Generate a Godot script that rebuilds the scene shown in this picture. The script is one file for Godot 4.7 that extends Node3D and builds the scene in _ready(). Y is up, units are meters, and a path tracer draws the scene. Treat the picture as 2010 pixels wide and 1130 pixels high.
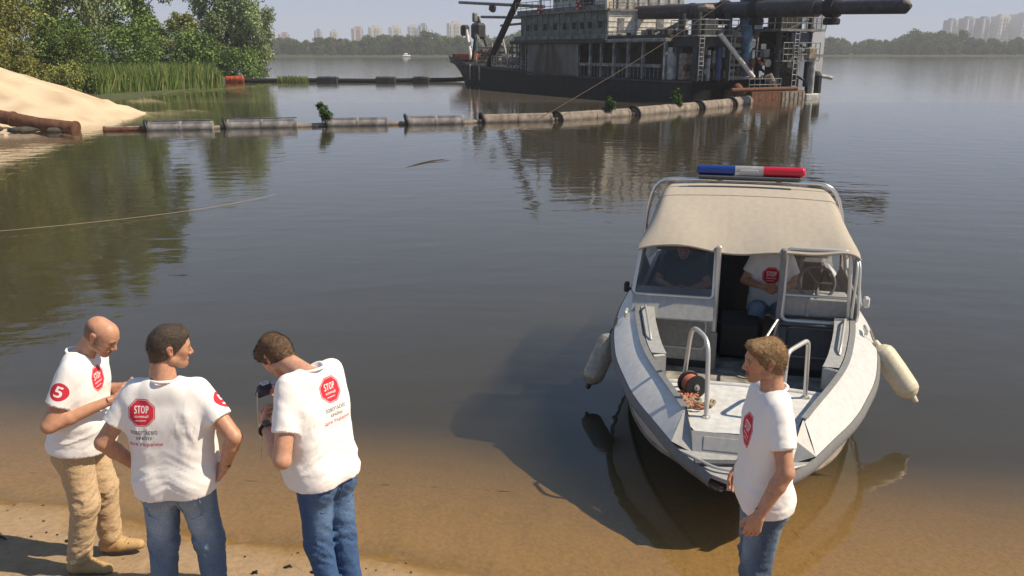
extends Node3D
# A river beach: four men on the sand, a patrol boat with its bow ashore, a dredger and its floating pipeline, wooded banks.


class G:
	var v := PackedVector3Array()
	var n := PackedVector3Array()
	var uv := PackedVector2Array()
	var c := PackedColorArray()
	var col := Color.WHITE

	func tri(a: Vector3, b: Vector3, d: Vector3, na: Vector3, nb: Vector3, nd: Vector3, ua := Vector2.ZERO, ub := Vector2.ZERO, ud := Vector2.ZERO) -> void:
		v.append(a); v.append(d); v.append(b)
		n.append(na); n.append(nd); n.append(nb)
		uv.append(ua); uv.append(ud); uv.append(ub)
		c.append(col); c.append(col); c.append(col)

	func flat(a: Vector3, b: Vector3, d: Vector3) -> void:
		var m := (b - a).cross(d - a).normalized()
		tri(a, b, d, m, m, m, Vector2(a.x, a.z), Vector2(b.x, b.z), Vector2(d.x, d.z))

	func quad(a: Vector3, b: Vector3, d: Vector3, e: Vector3) -> void:
		flat(a, b, d)
		flat(a, d, e)

	func box(at: Vector3, size: Vector3, turn := Basis(), bevel := 0.0) -> void:
		var s := size / 2.0
		var e: float = min(bevel, min(s.x, min(s.y, s.z)) * 0.9)
		var p := func(x: float, y: float, z: float) -> Vector3: return at + turn * Vector3(x, y, z)
		for ax in 3:
			var b := (ax + 1) % 3
			var d := (ax + 2) % 3
			for sg in [-1.0, 1.0]:
				var q: Array[Vector3] = []
				for k in [[-1, -1], [1, -1], [1, 1], [-1, 1]]:
					var w := Vector3.ZERO
					w[ax] = sg * s[ax]
					w[b] = k[0] * (s[b] - e)
					w[d] = k[1] * (s[d] - e)
					q.append(at + turn * w)
				if sg > 0: quad(q[0], q[1], q[2], q[3])
				else: quad(q[3], q[2], q[1], q[0])
			if e > 0.0:
				for k in [[1.0, 1.0], [1.0, -1.0], [-1.0, 1.0], [-1.0, -1.0]]:
					var w: Array[Vector3] = []
					for t in [[-1, 0], [1, 0], [1, 1], [-1, 1]]:
						var z := Vector3.ZERO
						z[ax] = t[0] * (s[ax] - e)
						z[b] = k[0] * (s[b] - (e if t[1] else 0.0))
						z[d] = k[1] * (s[d] - (0.0 if t[1] else e))
						w.append(at + turn * z)
					if k[0] * k[1] < 0: quad(w[0], w[1], w[2], w[3])
					else: quad(w[3], w[2], w[1], w[0])
		if e > 0.0:
			for x in [-1.0, 1.0]:
				for y in [-1.0, 1.0]:
					for z in [-1.0, 1.0]:
						var a: Vector3 = p.call(x * s.x, y * (s.y - e), z * (s.z - e))
						var b: Vector3 = p.call(x * (s.x - e), y * s.y, z * (s.z - e))
						var d: Vector3 = p.call(x * (s.x - e), y * (s.y - e), z * s.z)
						if x * y * z > 0: flat(a, b, d)
						else: flat(a, d, b)

	func tube(pts: Array, r, seg := 8, caps := true, closed := false) -> void:
		var m := pts.size()
		var rings := []
		var up := Vector3.ZERO
		for i in m:
			var t: Vector3
			if closed: t = pts[(i + 1) % m] - pts[(i + m - 1) % m]
			else: t = pts[min(i + 1, m - 1)] - pts[max(i - 1, 0)]
			t = t.normalized()
			if up == Vector3.ZERO: up = Vector3.UP if absf(t.y) < 0.9 else Vector3.RIGHT
			var x := up.cross(t).normalized()
			var y := t.cross(x)
			up = y
			var rad: float = r[i] if r is Array else r
			var ring := []
			for k in seg + 1:
				var g := TAU * k / seg
				var dir := x * cos(g) + y * sin(g)
				ring.append([pts[i] + dir * rad, dir])
			rings.append(ring)
		var len := 0.0
		for i in (m if closed else m - 1):
			var A: Array = rings[i]
			var B: Array = rings[(i + 1) % m]
			var l2: float = len + (pts[(i + 1) % m] - pts[i]).length()
			for k in seg:
				var u0 := Vector2(float(k) / seg, len)
				var u1 := Vector2(float(k + 1) / seg, len)
				var w0 := Vector2(float(k) / seg, l2)
				var w1 := Vector2(float(k + 1) / seg, l2)
				tri(A[k][0], A[k + 1][0], B[k + 1][0], A[k][1], A[k + 1][1], B[k + 1][1], u0, u1, w1)
				tri(A[k][0], B[k + 1][0], B[k][0], A[k][1], B[k + 1][1], B[k][1], u0, w1, w0)
			len = l2
		if caps and not closed:
			for k in seg:
				flat(pts[0], rings[0][k + 1][0], rings[0][k][0])
				flat(pts[m - 1], rings[m - 1][k][0], rings[m - 1][k + 1][0])

	func cyl(a: Vector3, b: Vector3, ra: float, rb := -1.0, seg := 12) -> void:
		tube([a, b], [ra, ra if rb < 0 else rb], seg)

	func lathe(a: Vector3, b: Vector3, prof: Array, seg := 14) -> void:  # prof: [t along a-b, radius]
		var pts := []
		var rr := []
		for q in prof:
			pts.append(a.lerp(b, q[0]))
			rr.append(q[1])
		# true slope normals: rings by hand
		var t := (b - a).normalized()
		var x := (Vector3.UP if absf(t.y) < 0.9 else Vector3.RIGHT).cross(t).normalized()
		var y := t.cross(x)
		var L := (b - a).length()
		for i in prof.size() - 1:
			var sl := Vector2(rr[i] - rr[i + 1], (prof[i + 1][0] - prof[i][0]) * L).normalized()
			for k in seg:
				var g0 := TAU * k / seg
				var g1 := TAU * (k + 1) / seg
				var d0 := x * cos(g0) + y * sin(g0)
				var d1 := x * cos(g1) + y * sin(g1)
				var n0 := d0 * sl.y + t * sl.x
				var n1 := d1 * sl.y + t * sl.x
				var A: Vector3 = pts[i] + d0 * rr[i]
				var B: Vector3 = pts[i] + d1 * rr[i]
				var C: Vector3 = pts[i + 1] + d1 * rr[i + 1]
				var D: Vector3 = pts[i + 1] + d0 * rr[i + 1]
				if rr[i] > 0: tri(A, B, C, n0, n1, n1)
				if rr[i + 1] > 0: tri(A, C, D, n0, n1, n0)

	func ball(at: Vector3, r: Vector3, turn := Basis(), seg := 12, rings := 8) -> void:
		surf(func(a: float, b: float) -> Vector3:
			var th := a * TAU
			var ph := (b - 0.5) * PI
			return at + turn * Vector3(r.x * cos(ph) * cos(th), r.y * sin(ph), -r.z * cos(ph) * sin(th)), seg, rings)

	func surf(f: Callable, nu: int, nv: int, flip := false, us := 1.0, vs := 1.0) -> void:
		var P := []
		for j in nv + 1:
			for i in nu + 1:
				P.append(f.call(float(i) / nu, float(j) / nv))
		var N := []
		N.resize(P.size())
		N.fill(Vector3.ZERO)
		for j in nv:
			for i in nu:
				var a := j * (nu + 1) + i
				var m: Vector3 = (P[a + 1] - P[a + nu + 1]).cross(P[a + nu + 2] - P[a]) * (-1.0 if flip else 1.0)
				for q in [a, a + 1, a + nu + 1, a + nu + 2]: N[q] += m
		for j in nv:
			if (P[j * (nu + 1)] - P[j * (nu + 1) + nu]).length() < 1e-5:
				var w: Vector3 = N[j * (nu + 1)] + N[j * (nu + 1) + nu]
				N[j * (nu + 1)] = w
				N[j * (nu + 1) + nu] = w
		for i in N.size(): N[i] = N[i].normalized()
		for j in nv:
			for i in nu:
				var a := j * (nu + 1) + i
				var b := a + 1
				var d := a + nu + 2
				var e := a + nu + 1
				var ua := Vector2(us * i / nu, vs * j / nv)
				var ud := Vector2(us * (i + 1) / nu, vs * (j + 1) / nv)
				var ub := Vector2(ud.x, ua.y)
				var ue := Vector2(ua.x, ud.y)
				if flip:
					tri(P[a], P[d], P[b], N[a], N[d], N[b], ua, ud, ub)
					tri(P[a], P[e], P[d], N[a], N[e], N[d], ua, ue, ud)
				else:
					tri(P[a], P[b], P[d], N[a], N[b], N[d], ua, ub, ud)
					tri(P[a], P[d], P[e], N[a], N[d], N[e], ua, ud, ue)

	func prism(poly: Array, base: Vector3, ex: Vector3, ey: Vector3, depth: Vector3) -> void:  # poly of Vector2, counter-clockwise seen against depth
		var idx := Geometry2D.triangulate_polygon(PackedVector2Array(poly))
		var P := []
		for q in poly: P.append(base + ex * q.x + ey * q.y)
		var up := ex.cross(ey).dot(depth) < 0
		for t in range(0, idx.size(), 3):
			var a: Vector3 = P[idx[t]]
			var b: Vector3 = P[idx[t + 1]]
			var d: Vector3 = P[idx[t + 2]]
			if ((b - a).cross(d - a).dot(depth) > 0):
				var z := b
				b = d
				d = z
			flat(a, b, d)
			flat(a + depth, d + depth, b + depth)
		var area := 0.0
		for i in poly.size():
			var q: Vector2 = poly[i]
			var w: Vector2 = poly[(i + 1) % poly.size()]
			area += q.x * w.y - w.x * q.y
		for i in poly.size():
			var a: Vector3 = P[i]
			var b: Vector3 = P[(i + 1) % poly.size()]
			if (area > 0) != up: quad(a, b, b + depth, a + depth)
			else: quad(b, a, a + depth, b + depth)

	func mesh() -> ArrayMesh:
		var a := []
		a.resize(Mesh.ARRAY_MAX)
		a[Mesh.ARRAY_VERTEX] = v
		a[Mesh.ARRAY_NORMAL] = n
		a[Mesh.ARRAY_TEX_UV] = uv
		a[Mesh.ARRAY_COLOR] = c
		var m := ArrayMesh.new()
		m.add_surface_from_arrays(Mesh.PRIMITIVE_TRIANGLES, a)
		return m


# A distance field on a grid, meshed as surface nets: bodies and clothes.
class Field:
	var o: Vector3
	var h: float
	var nx: int
	var ny: int
	var nz: int
	var f := PackedFloat32Array()

	func _init(lo: Vector3, hi: Vector3, cell: float) -> void:
		o = lo
		h = cell
		nx = int((hi.x - lo.x) / h) + 2
		ny = int((hi.y - lo.y) / h) + 2
		nz = int((hi.z - lo.z) / h) + 2
		f.resize(nx * ny * nz)
		f.fill(1.0)

	# smooth union with a tapered capsule; sq squashes the metric; cn cuts it flat beyond cp; sub carves instead
	func cap(a: Vector3, b: Vector3, ra: float, rb: float, k := 0.02, sq := Vector3.ONE, cp := Vector3.ZERO, cn := Vector3.ZERO, sub := false) -> void:
		var m: float = max(ra, rb) + k + 2.5 * h
		var lo := a.min(b) - Vector3(m, m, m)
		var hi := a.max(b) + Vector3(m, m, m)
		var x0: int = max(0, int((lo.x - o.x) / h)); var x1: int = min(nx - 1, int((hi.x - o.x) / h) + 1)
		var y0: int = max(0, int((lo.y - o.y) / h)); var y1: int = min(ny - 1, int((hi.y - o.y) / h) + 1)
		var z0: int = max(0, int((lo.z - o.z) / h)); var z1: int = min(nz - 1, int((hi.z - o.z) / h) + 1)
		var bx := (b.x - a.x) * sq.x
		var by := (b.y - a.y) * sq.y
		var bz := (b.z - a.z) * sq.z
		var l2 := bx * bx + by * by + bz * bz
		var inv := 1.0 / l2 if l2 > 1e-9 else 0.0
		var dr := rb - ra
		var cut := cn != Vector3.ZERO
		for z in range(z0, z1 + 1):
			var az := (o.z + z * h - a.z) * sq.z
			for y in range(y0, y1 + 1):
				var ay := (o.y + y * h - a.y) * sq.y
				var i := (z * ny + y) * nx + x0
				for x in range(x0, x1 + 1):
					var ax := (o.x + x * h - a.x) * sq.x
					var t := clampf((ax * bx + ay * by + az * bz) * inv, 0.0, 1.0)
					var dx := ax - bx * t
					var dy := ay - by * t
					var dz := az - bz * t
					var d := sqrt(dx * dx + dy * dy + dz * dz) - ra - dr * t
					if cut: d = maxf(d, (o.x + x * h - cp.x) * cn.x + (o.y + y * h - cp.y) * cn.y + (o.z + z * h - cp.z) * cn.z)
					var e := f[i]
					if sub:
						d = -d
						var g := k - absf(e - d)
						f[i] = maxf(e, d) + (g * g / (4.0 * k) if g > 0.0 else 0.0)
					else:
						var g := k - absf(e - d)
						f[i] = minf(e, d) - (g * g / (4.0 * k) if g > 0.0 else 0.0)
					i += 1

	func at(p: Vector3) -> float:
		var x := clampi(int(round((p.x - o.x) / h)), 0, nx - 1)
		var y := clampi(int(round((p.y - o.y) / h)), 0, ny - 1)
		var z := clampi(int(round((p.z - o.z) / h)), 0, nz - 1)
		return f[(z * ny + y) * nx + x]

	func cut(p: Vector3, m: Vector3) -> void:
		var i := 0
		for z in nz:
			for y in ny:
				var base := (o.y + y * h - p.y) * m.y + (o.z + z * h - p.z) * m.z + (o.x - p.x) * m.x
				for x in nx:
					var d := base + x * h * m.x
					if d > f[i]: f[i] = d
					i += 1

	func warp(fn: Callable, band := 0.04) -> void:
		var i := 0
		for z in nz:
			for y in ny:
				for x in nx:
					if absf(f[i]) < band: f[i] += fn.call(Vector3(o.x + x * h, o.y + y * h, o.z + z * h))
					i += 1

	# adds the surface to g; paint(p, n) -> Color; prints: [{at, n, x, y, w, rect}]
	func net(g: G, xf := Transform3D(), paint = null, prints := []) -> void:
		var id := PackedInt32Array()
		id.resize(f.size())
		id.fill(-1)
		var P := PackedVector3Array()
		var N := PackedVector3Array()
		var C := PackedColorArray()
		var cells := PackedInt32Array()
		var sx := 1
		var sy := nx
		var sz := nx * ny
		var lim := h * 4.0
		for z in nz - 1:
			for y in ny - 1:
				var i := z * sz + y * sy
				for x in nx - 1:
					var f0 := f[i]
					if f0 < lim and f0 > -lim:
						var f1 := f[i + 1]
						var f2 := f[i + sy]
						var f3 := f[i + sy + 1]
						var f4 := f[i + sz]
						var f5 := f[i + sz + 1]
						var f6 := f[i + sz + sy]
						var f7 := f[i + sz + sy + 1]
						var s := int(f0 < 0) + int(f1 < 0) + int(f2 < 0) + int(f3 < 0) + int(f4 < 0) + int(f5 < 0) + int(f6 < 0) + int(f7 < 0)
						if s > 0 and s < 8:
							var acc := Vector3.ZERO
							var q := 0
							if (f0 < 0) != (f1 < 0): acc += Vector3(f0 / (f0 - f1), 0, 0); q += 1
							if (f2 < 0) != (f3 < 0): acc += Vector3(f2 / (f2 - f3), 1, 0); q += 1
							if (f4 < 0) != (f5 < 0): acc += Vector3(f4 / (f4 - f5), 0, 1); q += 1
							if (f6 < 0) != (f7 < 0): acc += Vector3(f6 / (f6 - f7), 1, 1); q += 1
							if (f0 < 0) != (f2 < 0): acc += Vector3(0, f0 / (f0 - f2), 0); q += 1
							if (f1 < 0) != (f3 < 0): acc += Vector3(1, f1 / (f1 - f3), 0); q += 1
							if (f4 < 0) != (f6 < 0): acc += Vector3(0, f4 / (f4 - f6), 1); q += 1
							if (f5 < 0) != (f7 < 0): acc += Vector3(1, f5 / (f5 - f7), 1); q += 1
							if (f0 < 0) != (f4 < 0): acc += Vector3(0, 0, f0 / (f0 - f4)); q += 1
							if (f1 < 0) != (f5 < 0): acc += Vector3(1, 0, f1 / (f1 - f5)); q += 1
							if (f2 < 0) != (f6 < 0): acc += Vector3(0, 1, f2 / (f2 - f6)); q += 1
							if (f3 < 0) != (f7 < 0): acc += Vector3(1, 1, f3 / (f3 - f7)); q += 1
							id[i] = P.size()
							cells.append(i)
							var p := o + (Vector3(x, y, z) + acc / q) * h
							var m := Vector3(f1 - f0 + f3 - f2 + f5 - f4 + f7 - f6, f2 - f0 + f3 - f1 + f6 - f4 + f7 - f5, f4 - f0 + f5 - f1 + f6 - f2 + f7 - f3).normalized()
							P.append(p)
							N.append(m)
							C.append(paint.call(p, m) if paint != null else Color.WHITE)
					i += 1
		var blank := Vector2(0.999, 0.999)
		for i in cells:
			for ax in 3:
				var s: int = [sx, sy, sz][ax]
				var u: int = [sy, sz, sx][ax]
				var w: int = [sz, sx, sy][ax]
				if i + s >= f.size() or i - u - w < 0: continue
				var in0 := f[i] < 0
				if in0 == (f[i + s] < 0): continue
				var q0 := id[i]
				var q1 := id[i - u]
				var q2 := id[i - u - w]
				var q3 := id[i - w]
				if q1 < 0 or q2 < 0 or q3 < 0: continue
				var q: Array = [q0, q1, q2, q3] if in0 else [q3, q2, q1, q0]
				var uvs := [blank, blank, blank, blank]
				if prints:
					var mid: Vector3 = (P[q0] + P[q2]) / 2.0
					var mn: Vector3 = N[q0]
					for pr in prints:
						var e: Vector3 = mid - pr.at
						if mn.dot(pr.n) > 0.12 and absf(e.dot(pr.x)) < pr.w * 0.48 and absf(e.dot(pr.y)) < pr.w * 0.48 and absf(e.dot(pr.n)) < pr.get("deep", 0.25):
							for k in 4:
								var t: Vector3 = P[q[k]] - pr.at
								uvs[k] = pr.rect.position + pr.rect.size * Vector2(0.5 + t.dot(pr.x) / pr.w, 0.5 - t.dot(pr.y) / pr.w)
							break
				for tr in [[0, 1, 2], [0, 2, 3]]:
					for k in [0, 2, 1]:
						var a: int = q[tr[k]]
						g.v.append(xf * P[a])
						g.n.append((xf.basis * N[a]).normalized())
						g.uv.append(uvs[tr[k]])
						g.c.append(C[a])


var M := {}
var used := {}
var rng := RandomNumberGenerator.new()


func numbered(called: String) -> String:
	var k: int = used.get(called, 0)
	used[called] = k + 1
	return called if k == 0 else "%s_%03d" % [called, k]


func tag(o: Node, label := "", category := "", group := "", kind := "") -> Node:
	if label: o.set_meta("label", label)
	if category: o.set_meta("category", category)
	if group: o.set_meta("group", group)
	if kind: o.set_meta("kind", kind)
	return o


func thing(called: String, label: String, category: String, at := Vector3.ZERO, turn := 0.0, group := "") -> Node3D:
	var o := Node3D.new()
	o.name = numbered(called)
	add_child(o)
	o.position = at
	o.rotation.y = turn
	tag(o, label, category, group)
	return o


func put(g: G, called: String, m: Material, parent: Node = null) -> MeshInstance3D:
	return place(g.mesh(), called, m, parent)


func place(mesh: Mesh, called: String, m: Material, parent: Node = null) -> MeshInstance3D:
	var o := MeshInstance3D.new()
	o.mesh = mesh
	o.material_override = m
	if parent:
		var k := 0
		var nm := called
		while parent.has_node(nm):
			k += 1
			nm = "%s_%03d" % [called, k]
		o.name = nm
		parent.add_child(o, true)
	else:
		o.name = numbered(called)
		add_child(o, true)
	return o


func lin(r: float, g: float, b: float) -> Color:
	return Color(r, g, b).linear_to_srgb()


func noise_tex(freq: float, lo: float, hi: float, seed_: int, size := 512, type := FastNoiseLite.TYPE_SIMPLEX_SMOOTH, oct := 4) -> NoiseTexture2D:
	var t := NoiseTexture2D.new()
	var z := FastNoiseLite.new()
	z.noise_type = type
	z.frequency = freq
	z.fractal_octaves = oct
	z.seed = seed_
	t.noise = z
	t.width = size
	t.height = size
	t.seamless = true
	var r := Gradient.new()
	r.set_color(0, Color(lo, lo, lo))
	r.set_color(1, Color(hi, hi, hi))
	t.color_ramp = r
	return t


func normal_tex(freq: float, strength: float, seed_: int, size := 512, oct := 4) -> NoiseTexture2D:
	var t := noise_tex(freq, 0, 1, seed_, size, FastNoiseLite.TYPE_SIMPLEX_SMOOTH, oct)
	t.color_ramp = null
	t.as_normal_map = true
	t.bump_strength = strength
	return t


# a plain material: linear base colour, roughness, metallic; tex and bump are triplanar in the object's own axes
func mat(called: String, col: Color, rough := 0.6, metal := 0.0, tex: Texture2D = null, scale := 1.0, bump: Texture2D = null, cm := 0.0) -> StandardMaterial3D:
	var m := StandardMaterial3D.new()
	m.resource_name = called
	m.albedo_color = col
	m.roughness = rough
	m.metallic = metal
	m.vertex_color_use_as_albedo = true
	if tex or bump:
		m.uv1_triplanar = true
		m.uv1_scale = Vector3.ONE * scale
	if tex: m.albedo_texture = tex
	if bump:
		m.heightmap_enabled = true
		m.heightmap_texture = bump
		m.heightmap_scale = cm
	M[called] = m
	return m


func _ready() -> void:
	rng.seed = 7
	beach_noise.frequency = 1.0
	beach_noise.seed = 8
	# --- camera, sky, sun, exposure, haze
	var cam := Camera3D.new()
	cam.name = "camera"
	cam.position = Vector3(0, 3.3, 0)
	cam.rotation.x = -atan(464.0 / 1650.0)
	cam.fov = rad_to_deg(2.0 * atan(565.0 / 1650.0))
	cam.near = 0.05
	cam.far = 6000.0
	add_child(cam)
	var env := Environment.new()
	env.background_mode = Environment.BG_SKY
	var sk := ProceduralSkyMaterial.new()
	sk.sky_top_color = lin(0.105, 0.18, 0.305)
	sk.sky_horizon_color = lin(0.375, 0.445, 0.57)
	sk.sky_curve = 0.19
	sk.ground_bottom_color = lin(0.2, 0.2, 0.2)
	sk.ground_horizon_color = lin(0.4, 0.43, 0.5)
	sk.sun_angle_max = 25.0
	sk.sun_curve = 0.1
	var sky := Sky.new()
	sky.sky_material = sk
	env.sky = sky
	env.tonemap_mode = Environment.TONE_MAPPER_LINEAR
	env.tonemap_exposure = 1.3
	env.sdfgi_enabled = true
	env.ssao_enabled = true
	env.ssil_enabled = true
	env.volumetric_fog_enabled = true
	env.volumetric_fog_density = 0.0
	env.fog_enabled = true
	env.fog_light_color = lin(0.86, 0.88, 0.95)
	env.fog_density = 0.00046
	var we := WorldEnvironment.new()
	we.name = "environment"
	we.environment = env
	add_child(we)
	var sun := DirectionalLight3D.new()
	sun.name = "sun"
	sun.light_energy = 1.6
	sun.light_color = Color(1.0, 0.93, 0.82)
	sun.light_angular_distance = 0.6
	sun.shadow_enabled = true
	sun.look_at_from_position(Vector3.ZERO, -Vector3(0.655, 0.752, 0.06))
	add_child(sun)

	materials()
	ground()
	water()
	dredger()
	boat()
	banks()
	pipeline()
	far_shore()
	people()
	small_things()


func materials() -> void:
	var fine := noise_tex(0.02, 0.86, 1.0, 3)
	var blotch := noise_tex(0.008, 0.55, 1.0, 5, 512, FastNoiseLite.TYPE_SIMPLEX_SMOOTH, 5)
	var grain := noise_tex(0.09, 0.0, 1.0, 9, 512)
	var cloth := noise_tex(0.012, 0.0, 1.0, 11, 512, FastNoiseLite.TYPE_SIMPLEX_SMOOTH, 3)
	M.grain = grain
	M.blotch = blotch
	M.fine = fine
	mat("ground", Color.WHITE, 0.95, 0, noise_tex(0.03, 0.84, 1.0, 21, 1024, FastNoiseLite.TYPE_SIMPLEX_SMOOTH, 6), 0.45, grain, 0.5)
	mat("skin", Color.WHITE, 0.5, 0, fine, 3.0, grain, 0.03)
	M.skin.subsurf_scatter_enabled = true
	M.skin.subsurf_scatter_strength = 0.12
	mat("hair", Color.WHITE, 0.55, 0, fine, 20.0, grain, 0.2)
	mat("denim", Color.WHITE, 0.9, 0, noise_tex(0.06, 0.78, 1.0, 33, 512, FastNoiseLite.TYPE_SIMPLEX_SMOOTH, 5), 2.2, cloth, 0.5)
	mat("cotton", Color.WHITE, 0.9, 0, fine, 1.0, cloth, 0.25)
	mat("leather", Color.WHITE, 0.7, 0, fine, 4.0, grain, 0.1)
	mat("white_paint", lin(0.62, 0.625, 0.625), 0.35, 0, fine, 1.3)
	mat("deck_paint", lin(0.6, 0.61, 0.61), 0.75, 0, fine, 0.9, grain, 0.15)
	mat("grey_paint", lin(0.22, 0.225, 0.23), 0.5, 0, fine, 1.5)
	mat("pale_grey", lin(0.38, 0.385, 0.385), 0.5, 0, fine, 1.5)
	mat("floor_grey", lin(0.36, 0.345, 0.31), 0.8, 0, blotch, 1.2, grain, 0.15)
	mat("dark_grey", lin(0.085, 0.09, 0.1), 0.55, 0, fine, 1.5)
	mat("black", lin(0.012, 0.013, 0.015), 0.6)
	mat("rubber", lin(0.17, 0.175, 0.185), 0.75, 0, fine, 2.0)
	mat("steel", lin(0.72, 0.72, 0.73), 0.22, 0.9)
	mat("satin", lin(0.62, 0.61, 0.58), 0.38, 0.6)
	mat("canvas", lin(0.4, 0.36, 0.305), 0.92, 0, noise_tex(0.012, 0.94, 1.0, 41), 1.6, cloth, 0.2)
	mat("vinyl", lin(0.66, 0.6, 0.46), 0.5, 0, fine, 3.0)
	mat("chrome_vinyl", lin(0.4, 0.375, 0.3), 0.25, 0.15, noise_tex(0.012, 0.7, 1.0, 61), 3.0)
	mat("rope_red", lin(0.42, 0.13, 0.08), 0.9)
	mat("rope_tan", lin(0.28, 0.225, 0.15), 0.9)
	mat("blue_lens", lin(0.012, 0.04, 0.22), 0.15)
	mat("red_lens", lin(0.48, 0.012, 0.035), 0.15)
	for p in [["glass", 0.05, lin(0.5, 0.5, 0.5)], ["dark_glass", 0.45, lin(0.02, 0.022, 0.025)], ["clear_lens", 0.3, lin(0.7, 0.72, 0.74)]]:
		var m := mat(p[0], Color(p[2].r, p[2].g, p[2].b, p[1]), 0.03)
		m.vertex_color_use_as_albedo = false
		m.transparency = BaseMaterial3D.TRANSPARENCY_ALPHA
	# dredger and pipeline
	mat("rust", lin(0.2, 0.085, 0.045), 0.9, 0, blotch, 0.8, grain, 1.0)
	mat("pale_rust", lin(0.33, 0.275, 0.23), 0.85, 0, blotch, 0.6, grain, 0.5)
	mat("ship_dark", lin(0.042, 0.048, 0.058), 0.7, 0, blotch, 0.25)
	mat("ship_black", lin(0.012, 0.013, 0.016), 0.8, 0, blotch, 0.3)
	mat("ship_grey", lin(0.27, 0.285, 0.285), 0.7, 0, blotch, 0.3)
	mat("ship_green", lin(0.2, 0.225, 0.215), 0.7, 0, blotch, 0.25)
	mat("ship_pale", lin(0.5, 0.51, 0.51), 0.65, 0, blotch, 0.3)
	mat("ship_white", lin(0.82, 0.78, 0.7), 0.6, 0, noise_tex(0.01, 0.75, 1.0, 51), 0.3)
	mat("ship_blue", lin(0.05, 0.085, 0.2), 0.6, 0, blotch, 0.3)
	mat("sky_blue_paint", lin(0.1, 0.2, 0.33), 0.6, 0, blotch, 0.3)
	mat("spud_steel", lin(0.075, 0.068, 0.078), 0.6, 0.1, blotch, 0.4)
	mat("stained_panel", Color.WHITE, 0.8, 0, blotch, 0.3)
	mat("orange", lin(0.6, 0.1, 0.03), 0.6, 0, blotch, 0.5)
	mat("float_grey", lin(0.36, 0.33, 0.31), 0.75, 0, blotch, 0.5, grain, 0.3)
	mat("float_top", lin(0.16, 0.16, 0.2), 0.8, 0, blotch, 0.5)
	mat("bark", lin(0.11, 0.085, 0.06), 0.95, 0, blotch, 1.0, grain, 2.0)
	mat("leaf", Color.WHITE, 0.65)
	M.leaf.metallic_specular = 0.2
	M.leaf.backlight_enabled = true
	M.leaf.backlight = Color(0.5, 0.55, 0.28)
	mat("far_wall", Color.WHITE, 0.9)
	mat("rock", lin(0.1, 0.088, 0.07), 0.9, 0, blotch, 1.0, grain, 2.0)


# signed distance offshore from the near waterline, in metres
func shore_z(x: float) -> float:
	return -4.72 - 0.28 * clampf(-x, 0.0, 3.2) - 0.14 * clampf(-x - 3.2, 0, 20) + 0.12 * clampf(x, 0, 12) + 0.05 * sin(x * 2.1)


var beach_noise := FastNoiseLite.new()
var prints: Array[Vector4] = []   # footprints in the sand: place and heading


func height(x: float, z: float) -> float:
	var s := shore_z(x) - z   # positive out on the water
	var y: float
	if s < 0.0:
		y = 0.19 * (1.0 - exp(s / 0.55)) + 0.01 * clampf(-s, 0, 30) + 0.012 * sin(x * 3.1 + z * 2.3) * clampf(-s, 0, 1)
	else:
		y = -0.1 * s - 0.032 * s * s
		y = max(y, -0.5 - 0.1 * s)
		y = max(y, -3.2)
	if z > -14.0: y += 0.014 * beach_noise.get_noise_2d(x * 2.2, z * 2.2) + 0.006 * beach_noise.get_noise_2d(x * 9.0, z * 9.0)
	if s < 0.6 and z > -6.3 and z < -3.4 and absf(x) < 5.0:
		for q in prints:
			var dx: float = (x - q.x) * q.z + (z - q.y) * q.w
			var dz: float = -(x - q.x) * q.w + (z - q.y) * q.z
			var d := dx * dx / 0.0025 + dz * dz / 0.016
			if d < 4.0: y += -0.016 * exp(-d) + 0.006 * exp(-pow(sqrt(d) - 1.35, 2.0) * 8.0)
	# sand spit on the left
	var crest: float = max(-19.25 - x - 0.62 * maxf(-46.5 - z, 0.0), 0.0) * 0.305
	var f := smoothstep(-34.5, -45.0, z) * (1.0 - 0.9 * smoothstep(-49.0, -62.0, z))
	if x < -15.0 and z < -30.0 and z > -72.0:
		var sp := crest * f - 0.12 - 1.6 * smoothstep(-50.0, -62.0, z) + 0.05 * sin(x * 1.3 + z * 0.6) + 0.34 * beach_noise.get_noise_2d(x * 0.16 + z * 0.1, z * 0.3) + 0.12 * beach_noise.get_noise_2d(x * 0.9, z * 0.9)
		sp = min(sp, 3.4 + 0.1 * sin(x) + 0.15 * sin(z * 0.7))
		if x > -21.5: sp = min(sp, (-20.0 - x) * 0.3 + 0.25 * smoothstep(-46, -51, z))
		y = max(y, sp)
	# wooded bank behind it
	var e := -28.6 - 0.06 * (-62.0 - z) * 0.3 - x
	if z < -62.0: e -= max(0.0, (-106.0 - z)) * 0.35 + 2.6 * smoothstep(-83.0, -91.0, z)
	else: e = -29.5 - x - (z + 62.0) * 0.9
	if z < -50.0:
		y = max(y, clampf(e * 0.25, -3.2, 0.9 + 0.15 * sin(x * 0.5)))
	# far shores
	if z < -400.0:
		var line := -560.0 + 0.0 * x
		if x > 60.0: line = -640.0
		y = max(y, clampf((line - z) * 0.08, -3.2, 2.0))
	return y


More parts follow.
